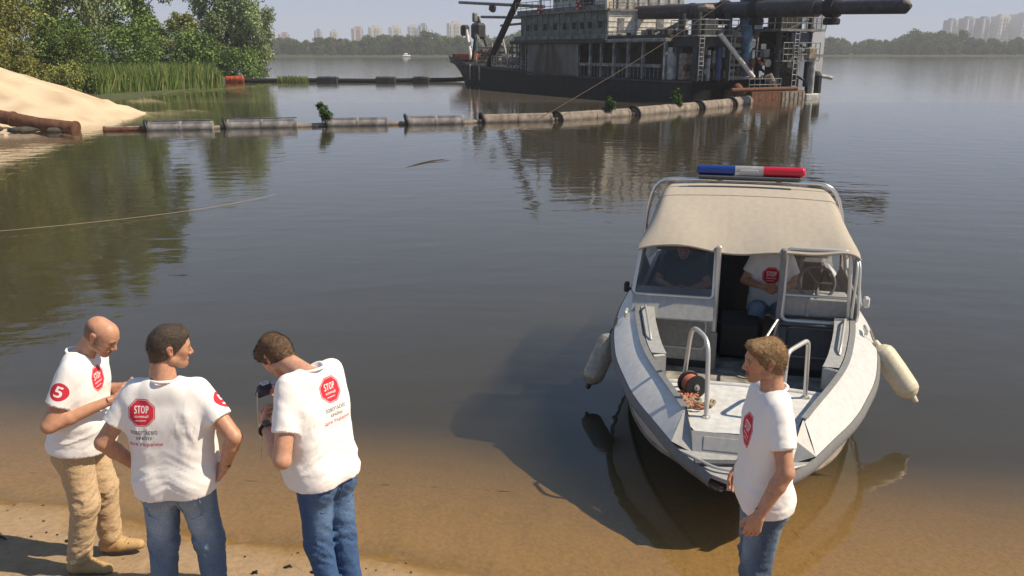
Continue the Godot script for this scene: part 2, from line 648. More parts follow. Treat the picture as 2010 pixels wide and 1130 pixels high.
func sand_color(x: float, z: float, y: float, nz: FastNoiseLite) -> Color:
	var k := nz.get_noise_2d(x * 1.3, z * 1.3) * 0.5 + 0.5
	var dry := Color(0.35, 0.245, 0.145)
	var wet := Color(0.26, 0.148, 0.036)
	var c := wet.lerp(dry, smoothstep(-0.01, 0.11, y + (k - 0.5) * 0.08))
	if z < -30.0:
		c = Color(0.7, 0.57, 0.4).lerp(Color(0.46, 0.34, 0.21), smoothstep(0.35, 0.9, k))
		if x < -28.0 and z < -58.0 or z < -66.0: c = Color(0.05, 0.065, 0.025).lerp(Color(0.08, 0.09, 0.035), k)
	if z > -14.0: c = c * (1.0 - 0.28 * exp(-pow((y - 0.012) / 0.022, 2.0)))
	if z < -300.0: c = Color(0.045, 0.06, 0.028)
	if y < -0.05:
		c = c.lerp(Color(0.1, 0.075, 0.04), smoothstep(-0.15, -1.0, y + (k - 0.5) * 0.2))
	return c


func sheet(xs: PackedFloat32Array, zs: PackedFloat32Array, hole: Rect2) -> G:
	var nz := FastNoiseLite.new()
	nz.seed = 4
	nz.frequency = 0.35
	var hs := PackedFloat32Array()
	for z in zs:
		for x in xs: hs.append(height(x, z))
	var g := G.new()
	var w := xs.size()
	for j in zs.size() - 1:
		for i in w - 1:
			if hole.has_point(Vector2((xs[i] + xs[i + 1]) / 2, (zs[j] + zs[j + 1]) / 2)): continue
			var P := []
			var N := []
			var C := []
			for q in [[i, j], [i, j + 1], [i + 1, j + 1], [i + 1, j]]:
				var k: int = q[1] * w + q[0]
				var x := xs[q[0]]
				var z := zs[q[1]]
				P.append(Vector3(x, hs[k], z))
				var a := clampi(q[0] - 1, 0, w - 1)
				var b := clampi(q[0] + 1, 0, w - 1)
				var d := clampi(q[1] - 1, 0, zs.size() - 1)
				var e := clampi(q[1] + 1, 0, zs.size() - 1)
				N.append(Vector3(-(hs[q[1] * w + b] - hs[q[1] * w + a]) / (xs[b] - xs[a]), 1, -(hs[e * w + q[0]] - hs[d * w + q[0]]) / (zs[e] - zs[d])).normalized())
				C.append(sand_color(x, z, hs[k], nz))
			for t in [[0, 1, 2], [0, 2, 3]]:
				for k in [0, 2, 1]:
					g.v.append(P[t[k]])
					g.n.append(N[t[k]])
					g.uv.append(Vector2.ZERO)
					g.c.append(C[t[k]])
	return g


func span(a: float, b: float, step: float) -> PackedFloat32Array:
	var r := PackedFloat32Array()
	var k := int(round((b - a) / step))
	for i in k: r.append(a + (b - a) * i / k)
	return r


func ground() -> void:
	for i in 46:
		var x := rng.randf_range(-4.2, 0.6)
		var a := rng.randf_range(-0.9, 0.9) + (PI / 2 if rng.randf() < 0.4 else 0.0)
		prints.append(Vector4(x, shore_z(x) + rng.randf_range(0.05, 1.2), cos(a), sin(a)))
	var xs := span(-4.9, 2.1, 0.05)
	xs.append(2.1)
	var zs := span(-6.3, -3.6, 0.05)
	zs.append(-3.6)
	tag(put(sheet(xs, zs, Rect2()), "beach", M.ground), "", "", "", "structure")
	xs = span(-10, -4.9, 0.15)
	xs.append_array(span(-4.9, 2.1, 0.14))
	xs.append_array(span(2.1, 10, 0.158))
	xs.append(10)
	zs = span(-14, -6.3, 0.14)
	zs.append_array(span(-6.3, -3.6, 0.15))
	zs.append_array(span(-3.6, 2, 0.14))
	zs.append(2)
	tag(put(sheet(xs, zs, Rect2(-4.9, -6.3, 7.0, 2.7)), "beach", M.ground), "", "", "", "structure")
	xs = PackedFloat32Array([-1300, -1000, -600, -300, -180, -120, -90])
	xs.append_array(span(-75, -15, 0.7))
	xs.append_array(PackedFloat32Array([-15, -12.5, -10, -5, 0, 5, 10, 15, 22, 30, 45, 59, 61, 100, 200, 400, 700, 1000, 1300]))
	zs = PackedFloat32Array([-1900, -1500, -1200, -800, -700, -670, -640, -620, -585, -560, -530, -480, -401, -300, -200, -160])
	zs.append_array(span(-130, -30, 0.8))
	zs.append_array(PackedFloat32Array([-30, -25, -20, -16.5, -14, -10, -7, -5, -2, 2, 10, 25, 60]))
	tag(put(sheet(xs, zs, Rect2(-10, -14, 20, 16)), "ground", M.ground), "", "", "", "structure")


func water() -> void:
	var w := StandardMaterial3D.new()
	w.resource_name = "river_water"
	var base := lin(0.05, 0.045, 0.025)
	w.albedo_color = Color(base.r, base.g, base.b, 0.02)
	w.transparency = BaseMaterial3D.TRANSPARENCY_ALPHA
	w.roughness = 0.03
	w.metallic_specular = 0.48
	w.normal_enabled = true
	w.normal_texture = normal_tex(0.016, 6.0, 77, 1024, 5)
	w.normal_scale = 0.06
	w.uv1_scale = Vector3(1.0 / 34.0, 1.0 / 15.0, 1)
	var xs := [-1300, -900, -300, -100, -30, 0, 30, 100, 300, 900, 1300]
	# the chop grows towards the open river: three sheets end to end
	for part in [["river_water", [2, -6, -20, -48], 1.0], ["open_water", [-48, -80, -130], 1.15], ["far_water", [-130, -220, -380, -700], 1.7]]:
		var g := G.new()
		var zs: Array = part[1]
		for j in zs.size() - 1:
			for i in xs.size() - 1:
				g.quad(Vector3(xs[i], 0, zs[j]), Vector3(xs[i + 1], 0, zs[j]), Vector3(xs[i + 1], 0, zs[j + 1]), Vector3(xs[i], 0, zs[j + 1]))
		var m: StandardMaterial3D = w.duplicate()
		m.normal_scale = w.normal_scale * part[2]
		tag(put(g, part[0], m), "", "", "", "structure")
	var fv := FogVolume.new()
	fv.name = "silty_water"
	fv.shape = RenderingServer.FOG_VOLUME_SHAPE_BOX
	fv.size = Vector3(90, 4, 56)
	fv.position = Vector3(0, -2.03, -31.2)
	var fm := FogMaterial.new()
	fm.density = 0.55
	fm.albedo = lin(0.17, 0.145, 0.09)
	fv.material = fm
	add_child(fv)
	tag(fv, "", "", "", "stuff")


# ---------------------------------------------------------------- the patrol boat
# u: across, to the viewer's right; y: up from the water; a: aft of the stem. Local z is -a.
func B(u: float, y: float, a: float) -> Vector3:
	return Vector3(u, y, -a)


func curve(t: Array, a: float) -> float:
	for i in t.size() - 1:
		if a <= t[i + 1][0]:
			var k: float = clampf((a - t[i][0]) / (t[i + 1][0] - t[i][0]), 0, 1)
			return lerpf(t[i][1], t[i + 1][1], k)
	return t[t.size() - 1][1]


func smooth_curve(t: Array, a: float) -> float:
	return (curve(t, a - 0.18) + curve(t, a - 0.09) + curve(t, a) + curve(t, a + 0.09) + curve(t, a + 0.18)) / 5.0


var HB := [[0.2, 0.08], [0.3, 0.25], [0.45, 0.39], [0.68, 0.52], [0.9, 0.63], [1.3, 0.86], [2.0, 1.1], [2.6, 1.2], [3.4, 1.23], [5.6, 1.16]]
var SHEER := [[0.0, 0.565], [0.7, 0.605], [1.6, 0.69], [2.8, 0.8], [5.6, 0.78]]
var INNER := [[0.0, 0.06], [0.4, 0.2], [0.72, 0.35], [1.0, 0.46], [1.6, 0.72], [1.95, 0.84], [2.6, 0.96], [3.2, 1.02], [5.6, 0.98]]
var CHINE := [[0.25, 0.06], [0.36, 0.2], [0.75, 0.44], [1.1, 0.66], [1.6, 0.84], [2.2, 0.98], [3.0, 1.05], [5.6, 1.02]]
var CHINE_Y := [[0.0, 0.36], [0.3, 0.33], [0.7, 0.28], [1.1, 0.2], [2.0, 0.1], [5.6, 0.02]]
var KEEL_Y := [[0.3, 0.34], [0.45, 0.27], [0.7, 0.15], [1.05, 0.02], [1.6, -0.2], [5.6, -0.25]]


func hull_strip(g: G, f0: Callable, f1: Callable, a0: float, a1: float, n := 40) -> void:
	# a skin between two lines, mirrored on both sides, facing out and up
	for s in [-1.0, 1.0]:
		g.surf(func(x: float, t: float) -> Vector3:
			var a: float = lerpf(a0, a1, x)
			var p: Vector3 = f0.call(a)
			var q: Vector3 = f1.call(a)
			var w := p.lerp(q, t)
			return B(w.x * s, w.y, w.z), n, 4, s > 0)


func arc_pts(list: Array, r := 0.08, n := 4) -> Array:
	# rounds the corners of a polyline
	var out := [list[0]]
	for i in range(1, list.size() - 1):
		var p: Vector3 = list[i]
		var a: Vector3 = (list[i - 1] - p)
		var b: Vector3 = (list[i + 1] - p)
		var d: float = min(r, min(a.length(), b.length()) * 0.45)
		var s := p + a.normalized() * d
		var e := p + b.normalized() * d
		for k in n + 1:
			var t := float(k) / n
			out.append(s.lerp(p, t).lerp(p.lerp(e, t), t))
	out.append(list[list.size() - 1])
	return out


func rail(g: G, list: Array, r := 0.014, round_ := 0.08) -> void:
	g.tube(arc_pts(list, round_), r, 8)


func frame(g: G, c: Array, r := 0.016, round_ := 0.05) -> void:
	# a closed frame of tube round a quadrilateral
	var pts := []
	var n := c.size()
	for i in n:
		var p: Vector3 = c[i]
		var a: Vector3 = c[(i + n - 1) % n] - p
		var b: Vector3 = c[(i + 1) % n] - p
		for k in 5:
			var t := k / 4.0
			var s := p + a.normalized() * round_
			var e := p + b.normalized() * round_
			pts.append(s.lerp(p, t).lerp(p.lerp(e, t), t))
	g.tube(pts, r, 8, false, true)


func boat() -> void:
	var t := thing("patrol_boat", "white patrol boat with beige canopy and red and blue light bar, bow in the shallows", "boat", Vector3(1.52, 0, -4.95), deg_to_rad(-14.06))
	var inner := func(a: float) -> Vector3: return Vector3(smooth_curve(INNER, a), smooth_curve(SHEER, a) + 0.06, a)
	var edge := func(a: float) -> Vector3: return Vector3(smooth_curve(HB, a), smooth_curve(SHEER, a) - 0.10, a)
	var rub := func(a: float) -> Vector3: return Vector3(smooth_curve(HB, a) - 0.015, smooth_curve(SHEER, a) - 0.23, a + 0.02)
	var chine := func(a: float) -> Vector3: return Vector3(smooth_curve(CHINE, a), smooth_curve(CHINE_Y, a), a + 0.08)
	var keel := func(a: float) -> Vector3: return Vector3(0.0, smooth_curve(KEEL_Y, a), a + 0.16)
	# hull bottom
	var g := G.new()
	hull_strip(g, func(a: float) -> Vector3: return Vector3(smooth_curve(HB, a) - 0.02, smooth_curve(SHEER, a) - 0.225, a + 0.03), chine, 0.25, 5.6)
	hull_strip(g, chine, keel, 0.25, 5.6)
	g.quad(B(-0.1, 0.33, 0.34), B(0.1, 0.33, 0.34), B(0.1, 0.45, 0.24), B(-0.1, 0.45, 0.24))
	g.quad(B(-1.16, 0.6, 5.62), B(1.16, 0.6, 5.62), B(1.02, -0.2, 5.7), B(-1.02, -0.2, 5.7))
	g.quad(B(1.16, 0.6, 5.62), B(-1.16, 0.6, 5.62), B(-1.1, 0.88, 5.6), B(1.1, 0.88, 5.6))
	var hull := put(g, "hull", M.white_paint, t)
	g = G.new()
	for s in [-1.0, 1.0]:
		var p := []
		for i in 30:
			var q: Vector3 = chine.call(0.27 + i * 0.182)
			p.append(B(q.x * s, q.y, q.z))
		g = G.new()
		g.tube(p, 0.022, 6)
		put(g, "spray_rail", M.pale_rust, hull)
	# gunwale: white slope, dark strake below, grey inner lip
	for s in [-1.0, 1.0]:
		g = G.new()
		g.surf(func(x: float, v: float) -> Vector3:
			var ai := 0.92 + x * 4.68
			var ae := 0.67 + x * 4.93
			var w: Vector3 = inner.call(ai).lerp(edge.call(ae), v)
			return B(w.x * s, w.y + 0.012 * sin(v * PI), w.z), 44, 5, s > 0)
		put(g, "gunwale", M.white_paint, t)
		g = G.new()
		g.surf(func(x: float, v: float) -> Vector3:
			var a := 0.25 + x * 5.33
			var p: Vector3 = edge.call(a)
			var q: Vector3 = rub.call(a)
			var w := p.lerp(q, v)
			var bulge := 0.035 * sin(v * PI)
			return B((w.x + bulge + 0.004) * s, w.y, w.z - bulge * 0.4), 44, 6, s > 0)
		put(g, "rubbing_strake", M.rubber, t)
		g = G.new()
		g.surf(func(x: float, v: float) -> Vector3:
			var a := 0.9 + x * 4.62
			var p: Vector3 = inner.call(a)
			var depth := 0.1 if a < 1.68 else 0.16
			return B((p.x - 0.03 * v) * s, p.y + 0.012 - depth * v, a), 40, 2, s < 0)
		g.surf(func(x: float, v: float) -> Vector3:
			var a := 0.9 + x * 4.62
			var p: Vector3 = inner.call(a)
			return B((p.x - 0.012 + 0.05 * v) * s, p.y + 0.014 - 0.006 * v, a), 40, 1, s < 0)
		put(g, "gunwale_lip", M.grey_paint, t)
	# foredeck with its rounded white edges, hatch seam and front panel
	g = G.new()
	for s in [-1.0, 1.0]:
		g.surf(func(x: float, v: float) -> Vector3:
			var a := lerpf(0.72, 1.66, x)
			return B(s * v * (smooth_curve(INNER, a) - 0.005), 0.575 + 0.02 * (1.0 - v * v), a), 20, 4, s > 0)
	put(g, "foredeck", M.deck_paint, t)
	g = G.new()
	g.tube([B(-0.74, 0.572, 1.66), B(-0.4, 0.586, 1.68), B(0, 0.591, 1.685), B(0.4, 0.586, 1.68), B(0.74, 0.572, 1.66)], 0.026, 10)
	g.box(B(0, 0.4, 1.67), Vector3(1.46, 0.33, 0.03))
	put(g, "deck_edge", M.white_paint, t)
	g = G.new()
	var pl := [B(-0.37, 0.592, 0.71), B(0.37, 0.592, 0.71), B(0.35, 0.45, 0.63), B(-0.35, 0.45, 0.63)]
	g.quad(pl[3], pl[2], pl[1], pl[0])
	g.box(B(0, 0.52, 0.668), Vector3(0.56, 0.1, 0.008), Basis(Vector3.RIGHT, -0.5), 0.003)
	put(g, "bow_panel", M.pale_grey, t)
	for s in [-1.0, 1.0]:
		g = G.new()
		var ci: Vector3 = inner.call(0.92)
		var ce: Vector3 = edge.call(0.67)
		var ck := [B(0.37 * s, 0.592, 0.71), B(0.35 * s, 0.45, 0.63), B(ce.x * s, ce.y, 0.67), B(ci.x * s, ci.y, 0.92)]
		if s > 0: g.quad(ck[0], ck[1], ck[2], ck[3])
		else: g.quad(ck[3], ck[2], ck[1], ck[0])
		put(g, "bow_cheek", M.pale_grey, t)
	# bow platform: plate, roller, bar
	g = G.new()
	g.prism([Vector2(-0.52, 0.72), Vector2(-0.37, 0.47), Vector2(-0.22, 0.31), Vector2(-0.08, 0.23), Vector2(0.08, 0.23), Vector2(0.22, 0.31), Vector2(0.37, 0.47), Vector2(0.52, 0.72)], B(0, 0.43, 0), Vector3.RIGHT, Vector3(0, 0, -1), Vector3(0, 0.03, 0))
	put(g, "bow_plate", M.pale_grey, t)
	g = G.new()
	g.box(B(-0.14, 0.48, 0.46), Vector3(0.4, 0.03, 0.05), Basis(Vector3.UP, 0.2), 0.008)
	g.cyl(B(-0.03, 0.48, 0.3), B(0.07, 0.48, 0.3), 0.035)
	g.box(B(0.02, 0.475, 0.38), Vector3(0.1, 0.04, 0.16), Basis(), 0.01)
	put(g, "anchor_roller", M.dark_grey, t)
	g = G.new()
	rail(g, [B(-0.43, 0.46, 0.6), B(-0.36, 0.485, 0.5), B(-0.18, 0.49, 0.34), B(0.18, 0.49, 0.34), B(0.36, 0.485, 0.5), B(0.43, 0.46, 0.6)], 0.012, 0.08)
	put(g, "bow_rail", M.satin, t)
	# the two hand rails on the foredeck
	g = G.new()
	rail(g, [B(-0.27, 0.58, 0.98), B(-0.29, 1.17, 1.12), B(-0.43, 1.17, 1.46), B(-0.48, 0.58, 1.58)], 0.018, 0.13)
	g.cyl(B(-0.27, 0.578, 0.98), B(-0.27, 0.6, 0.98), 0.045, 0.03)
	g.cyl(B(-0.48, 0.578, 1.58), B(-0.48, 0.6, 1.58), 0.045, 0.03)
	put(g, "hand_rail", M.satin, t)
	g = G.new()
	rail(g, [B(0.27, 0.58, 0.98), B(0.29, 1.12, 1.12), B(0.47, 1.12, 1.46), B(0.5, 0.58, 1.57)], 0.018, 0.07)
	g.cyl(B(0.27, 0.578, 0.98), B(0.27, 0.6, 0.98), 0.045, 0.03)
	g.cyl(B(0.5, 0.578, 1.57), B(0.5, 0.6, 1.57), 0.045, 0.03)
	put(g, "hand_rail", M.satin, t)
	g = G.new()
	rail(g, [B(0.32, 0.62, 2.98), B(0.34, 0.84, 2.9), B(0.2, 0.68, 2.62)], 0.014, 0.05)
	put(g, "step_rail", M.satin, t)
	# cockpit: floor and inner side boards
	g = G.new()
	for s in [-1.0, 1.0]:
		g.surf(func(x: float, v: float) -> Vector3:
			var a := lerpf(1.68, 5.5, x)
			return B(s * v * (smooth_curve(INNER, a) - 0.02), 0.24, a), 20, 2, s > 0)
	put(g, "cockpit_floor", M.floor_grey, t)
	for s in [-1.0, 1.0]:
		g = G.new()
		g.surf(func(x: float, v: float) -> Vector3:
			var a := 1.66 + x * 3.87
			return B((smooth_curve(INNER, a) - 0.035 - 0.05 * v) * s, lerpf(smooth_curve(SHEER, a) + 0.02, 0.24, v), a), 24, 2, s < 0)
		put(g, "side_board", M.pale_grey, t)
		g = G.new()
		g.surf(func(x: float, v: float) -> Vector3:
			var a := 1.8 + x * 1.12
			var w := 0.02 + 0.13 * v
			return B((smooth_curve(INNER, a) - w) * s, smooth_curve(SHEER, a) + 0.075 - 0.0 * v, a), 12, 2, s < 0)
		g.surf(func(x: float, v: float) -> Vector3:
			var a := 1.8 + x * 1.12
			return B((smooth_curve(INNER, a) - 0.15) * s, smooth_curve(SHEER, a) + 0.075 - 0.2 * v, a), 12, 2, s < 0)
		g.box(B((smooth_curve(INNER, 1.8) - 0.09) * s, smooth_curve(SHEER, 1.8) - 0.03, 1.785), Vector3(0.13, 0.2, 0.03), Basis(Vector3.UP, -0.5 * s), 0.01)
		put(g, "side_locker", M.pale_grey, t)
		g = G.new()
		rail(g, [B((smooth_curve(INNER, 2.05) - 0.06) * s, smooth_curve(SHEER, 2.05) + 0.08, 2.05), B((smooth_curve(INNER, 2.15) - 0.06) * s, smooth_curve(SHEER, 2.1) + 0.13, 2.15), B((smooth_curve(INNER, 2.75) - 0.06) * s, smooth_curve(SHEER, 2.75) + 0.13, 2.75), B((smooth_curve(INNER, 2.85) - 0.06) * s, smooth_curve(SHEER, 2.85) + 0.08, 2.85)], 0.012, 0.05)
		put(g, "side_rail", M.satin, t)
	# left console: sloping shelf, face with a sunk panel; right console: dark face
	console(t, -1.06, -0.27, M.pale_grey, "passenger_console")
	console(t, 0.36, 1.06, M.dark_grey, "helm_console", 0.79)
	g = G.new()
	g.box(B(0.7, 0.9, 3.28), Vector3(0.6, 0.2, 0.3), Basis(), 0.02)
	g.box(B(0.62, 0.9, 3.125), Vector3(0.03, 0.18, 0.02))
	put(g, "dashboard", M.pale_grey, t)
	# door posts and sill
	for u in [-0.255, 0.345]:
		g = G.new()
		g.box(B(u, 0.87, 3.0), Vector3(0.05, 1.26, 0.07), Basis(), 0.012)
		put(g, "door_post", M.satin if u < 0 else M.grey_paint, t)
	g = G.new()
	g.box(B(-0.255, 0.43, 2.955), Vector3(0.075, 0.4, 0.03), Basis(), 0.006)
	put(g, "door_stop", M.grey_paint, t)
	# windscreens: left one dark, right one a tall framed sash
	var L := [B(-1.055, 0.985, 2.93), B(-0.285, 0.985, 2.93), B(-0.285, 1.47, 3.08), B(-1.0, 1.45, 3.1)]
	g = G.new()
	g.quad(L[0], L[1], L[2], L[3])
	var ls := put(g, "windscreen", M.dark_glass, t)
	g = G.new()
	frame(g, L, 0.014, 0.04)
	put(g, "frame", M.satin, ls)
	var R := [B(0.375, 0.80, 2.97), B(0.975, 0.80, 2.97), B(0.945, 1.50, 3.03), B(0.375, 1.50, 3.03)]
	g = G.new()
	g.quad(R[0], R[1], R[2], R[3])
	var rs := put(g, "windscreen", M.glass, t)
	g = G.new()
	frame(g, R, 0.019, 0.06)
	g.cyl(R[0].lerp(R[3], 0.36), R[1].lerp(R[2], 0.36), 0.013)
	put(g, "frame", M.satin, rs)
	# side windows and their frames
	for s in [-1.0, 1.0]:
		var q := [B(1.065 * s, 0.985, 2.95), B(1.1 * s, 0.985, 4.3), B(1.02 * s, 1.42, 4.2), B(1.01 * s, 1.45, 3.12)]
		g = G.new()
		if s > 0: g.quad(q[0], q[1], q[2], q[3])
		else: g.quad(q[3], q[2], q[1], q[0])
		var sw := put(g, "side_window", M.glass, t)
		g = G.new()
		frame(g, q, 0.016, 0.06)
		put(g, "frame", M.satin, sw)
		g = G.new()
		g.surf(func(x: float, v: float) -> Vector3:
			var a := lerpf(2.93, 4.6, x)
			return B(s * lerpf(smooth_curve(INNER, a) + 0.03, 1.065 + 0.02 * x, v), lerpf(smooth_curve(SHEER, a) + 0.05, 0.99, v), a), 8, 2, s < 0)
		put(g, "cabin_side", M.pale_grey, t)
	g = G.new()
	rail(g, [B(1.0, 0.84, 2.95), B(0.985, 0.93, 2.87), B(1.0, 1.36, 2.93), B(1.0, 1.46, 3.03)], 0.013, 0.07)
	rail(g, [B(1.05, 0.84, 2.98), B(1.045, 0.93, 2.9), B(1.03, 1.36, 2.98), B(1.02, 1.44, 3.06)], 0.013, 0.07)
	put(g, "grab_handle", M.satin, t)
	# canopy: front slope, flat top, sides, sagging front hem
	var roof := func(x: float, v: float) -> Vector3:
		var u := x * 2.0 - 1.0   # -1..1
		var a: float
		var y: float
		if v < 0.55:
			var k := v / 0.55
			a = lerpf(2.99, 4.02, k)
			y = lerpf(1.47, 1.81, pow(k, 0.82))
			y += 0.05 * sin(k * PI) * (1.0 - u * u) + 0.014 * sin(u * 9.0 + k * 2.0) * (1.0 - k) + 0.01 * sin(u * 5.0 - 1.0) * sin(k * PI)
			y -= (1.0 - k) * (0.035 * exp(-pow((u - 0.02) / 0.3, 2.0)) - 0.02 * absf(u))
		else:
			var k := (v - 0.55) / 0.45
			a = lerpf(4.02, 5.1, k)
			y = 1.81 + 0.035 * sin(k * PI) - 0.02 * k
		var half := lerpf(1.03, 1.03, smoothstep(0.0, 0.6, v))
		var e: float = absf(u)
		var drop := 0.0
		if e > 0.74:
			var w := (e - 0.74) / 0.26
			drop = w * w * lerpf(0.06, 0.44, smoothstep(0.0, 0.55, v))
		return B(sign(u) * half * (1.0 - pow(1.0 - min(e, 1.0), 1.25) * 1.0) if e > 0.0 else 0.0, y - drop - 0.045 * e * e * smoothstep(0.2, 0.6, v), a)
	g = G.new()
	g.surf(roof, 48, 40, true)
	g.surf(func(x: float, v: float) -> Vector3: return roof.call(x, v) - Vector3(0, 0.012, 0), 48, 40)
	var cp := put(g, "canopy", M.canvas, t)
	g = G.new()
	var hem := []
	for i in 49: hem.append(roof.call(i / 48.0, 0.0) + Vector3(0, -0.006, 0.004))
	g.tube(hem, 0.013, 6)
	var seam := []
	for i in 43: seam.append(roof.call(0.06 + i / 48.0, 0.57) + Vector3(0, 0.002, 0))
	g.tube(seam, 0.007, 5)
	put(g, "hem", M.canvas, cp)
	# arch and light bar
	g = G.new()
	rail(g, [B(-1.12, 0.86, 4.62), B(-1.1, 1.5, 4.62), B(-1.0, 1.9, 4.6), B(0.93, 1.9, 4.6), B(1.06, 1.5, 4.62), B(1.1, 0.86, 4.62)], 0.021, 0.2)
	rail(g, [B(-1.14, 0.86, 4.85), B(-1.1, 1.5, 4.72), B(-1.02, 1.74, 4.62)], 0.018, 0.2)
	rail(g, [B(1.13, 0.86, 4.85), B(1.07, 1.5, 4.72), B(0.99, 1.74, 4.62)], 0.018, 0.2)
	put(g, "roll_bar", M.steel, t)
	g = G.new()
	g.box(B(0.02, 1.945, 4.6), Vector3(1.1, 0.03, 0.16), Basis(), 0.008)
	for u in [-0.3, 0.34]: g.box(B(u, 1.92, 4.6), Vector3(0.06, 0.04, 0.08))
	var lb := put(g, "light_bar", M.dark_grey, t)
	for q in [[-0.53, -0.14, M.blue_lens, "blue_lens"], [-0.137, 0.167, M.clear_lens, "clear_lens"], [0.17, 0.58, M.red_lens, "red_lens"]]:
		g = G.new()
		g.tube(arc_pts([B(q[0], 2.012, 4.6), B((q[0] + q[1]) / 2, 2.014, 4.6), B(q[1], 2.012, 4.6)], 0.02), 0.056, 14)
		if q[2] != M.clear_lens:
			var e: float = q[0] if q[0] < 0 else q[1]
			g.ball(B(e, 2.012, 4.6), Vector3(0.035, 0.0555, 0.0555), Basis(), 14, 8)
		put(g, q[3], q[2], lb)
	g = G.new()
	g.box(B(0.015, 2.0, 4.6), Vector3(0.2, 0.05, 0.06), Basis(), 0.01)
	put(g, "speaker_grille", M.pale_grey, lb)
	# running lights, cleats, mirrors
	for s in [-1.0, 1.0]:
		g = G.new()
		g.box(B(1.14 * s, 1.0, 3.1), Vector3(0.05, 0.1, 0.08), Basis(), 0.012)
		g.box(B(1.09 * s, 0.98, 3.1), Vector3(0.08, 0.02, 0.03))
		put(g, "side_light", M.white_paint if s > 0 else M.black, t)
		g = G.new()
		g.box(B(1.1 * s, 0.84, 2.75), Vector3(0.03, 0.05, 0.14), Basis(), 0.01)
		g.cyl(B(1.1 * s, 0.8, 2.7), B(1.1 * s, 0.86, 2.7), 0.015)
		put(g, "cleat", M.satin, t)
	# cabin inside: bench, seats, wheel, rear wall, outboard
	g = G.new()
	g.box(B(-0.62, 0.42, 4.05), Vector3(0.5, 0.36, 0.46), Basis(), 0.03)
	g.box(B(-0.62, 0.85, 4.32), Vector3(0.5, 0.55, 0.12), Basis(Vector3.RIGHT, -0.12), 0.04)
	put(g, "seat", M.dark_grey, t)
	g = G.new()
	g.box(B(0.42, 0.42, 4.15), Vector3(0.5, 0.36, 0.46), Basis(), 0.03)
	g.box(B(0.42, 0.85, 4.42), Vector3(0.5, 0.55, 0.12), Basis(Vector3.RIGHT, -0.12), 0.04)
	put(g, "seat", M.dark_grey, t)
	g = G.new()
	var ring := []
	for k in 20: ring.append(B(0.7 + 0.17 * cos(TAU * k / 20.0), 1.1 + 0.15 * sin(TAU * k / 20.0), 3.33 + 0.08 * sin(TAU * k / 20.0)))
	g.tube(ring, 0.016, 8, false, true)
	g.cyl(B(0.7, 1.1, 3.33), B(0.7, 1.0, 3.15), 0.02)
	for k in 3: g.cyl(B(0.7, 1.1, 3.33), ring[k * 7 % 20], 0.01)
	put(g, "steering_wheel", M.dark_grey, t)
	g = G.new()
	g.box(B(0, 0.6, 5.2), Vector3(1.9, 0.72, 0.5), Basis(), 0.03)
	put(g, "stern_bench", M.dark_grey, t)
	g = G.new()
	g.box(B(0, 1.2, 5.08), Vector3(2.0, 0.5, 0.012), Basis(Vector3.RIGHT, 0.03))
	put(g, "rear_curtain", M.canvas, t)
	g = G.new()
	g.box(B(0.0, 0.45, 3.5), Vector3(0.46, 0.42, 0.4), Basis(), 0.05)
	put(g, "equipment_case", M.black, t)
	g = G.new()
	g.box(B(0, 0.95, 5.95), Vector3(0.42, 0.46, 0.55), Basis(), 0.12)
	g.box(B(0, 0.35, 5.98), Vector3(0.16, 0.8, 0.24), Basis(), 0.04)
	put(g, "outboard_motor", M.dark_grey, t)
	# fenders: hung outside, things of their own
	var X := t.transform
	fender("fender", "grimy grey white fender hanging on the shaded side of the boat", X * B(-1.18, 0.74, 2.75), X * B(-1.4, 0.17, 2.45), M.chrome_vinyl)
	fender("fender", "clean cream fender hanging on the sunlit side of the boat", X * B(1.14, 0.8, 2.75), X * B(1.52, 0.31, 2.5), M.vinyl)
	# rope reel on the foredeck, rope heap
	var reel := thing("rope_reel", "black rope reel lying between the posts of the boat's left hand rail", "reel", X * B(-0.4, 0.585, 1.4), deg_to_rad(-72))
	g = G.new()
	g.lathe(Vector3(-0.09, 0.12, 0), Vector3(0.09, 0.12, 0), [[0, 0], [0, 0.12], [0.1, 0.122], [0.14, 0.115], [0.14, 0.07], [0.86, 0.07], [0.86, 0.115], [0.9, 0.122], [1, 0.12], [1, 0]], 24)
	g.lathe(Vector3(-0.1, 0.12, 0), Vector3(-0.088, 0.12, 0), [[0, 0], [0, 0.035], [1, 0.035]], 12)
	put(g, "drum", M.black, reel)
	g = G.new()
	for i in 5: 
		var rr := []
		for k in 20: rr.append(Vector3(-0.05 + i * 0.025, 0.12 + 0.083 * sin(TAU * k / 20.0), 0.083 * cos(TAU * k / 20.0)))
		g.tube(rr, 0.013, 6, false, true)
	put(g, "wound_rope", M.rope_red, reel)
	g = G.new()
	g.lathe(Vector3(0.088, 0.12, 0), Vector3(0.13, 0.12, 0), [[0, 0.03], [0.3, 0.03], [0.3, 0.016], [1, 0.016], [1, 0]], 12)
	put(g, "axle", M.pale_grey, reel)
	reel.scale = Vector3.ONE * 0.8
	var heap := thing("rope_heap", "loose red and tan rope tangled beside the black reel on the foredeck", "rope", X * B(-0.36, 0.598, 1.22), 0.3)
	rng.seed = 12
	for q in [["red_rope", M.rope_red, 0.011], ["tan_rope", M.rope_tan, 0.013]]:
		g = G.new()
		for s in 3:
			var p := []
			var at := Vector3(rng.randf_range(-0.12, 0.0), 0.014, rng.randf_range(-0.1, 0.0))
			var dir := rng.randf() * TAU
			for k in 26:
				p.append(Vector3(at.x, 0.012 + 0.03 * absf(sin(k * 0.9 + s)), at.z))
				dir += rng.randf_range(-1.0, 1.1)
				at += Vector3(cos(dir), 0, sin(dir)) * 0.028 - Vector3(at.x, 0, at.z) * 0.13
			g.tube(arc_pts(p, 0.02, 2), q[2], 6)
		put(g, q[0], q[1], heap)


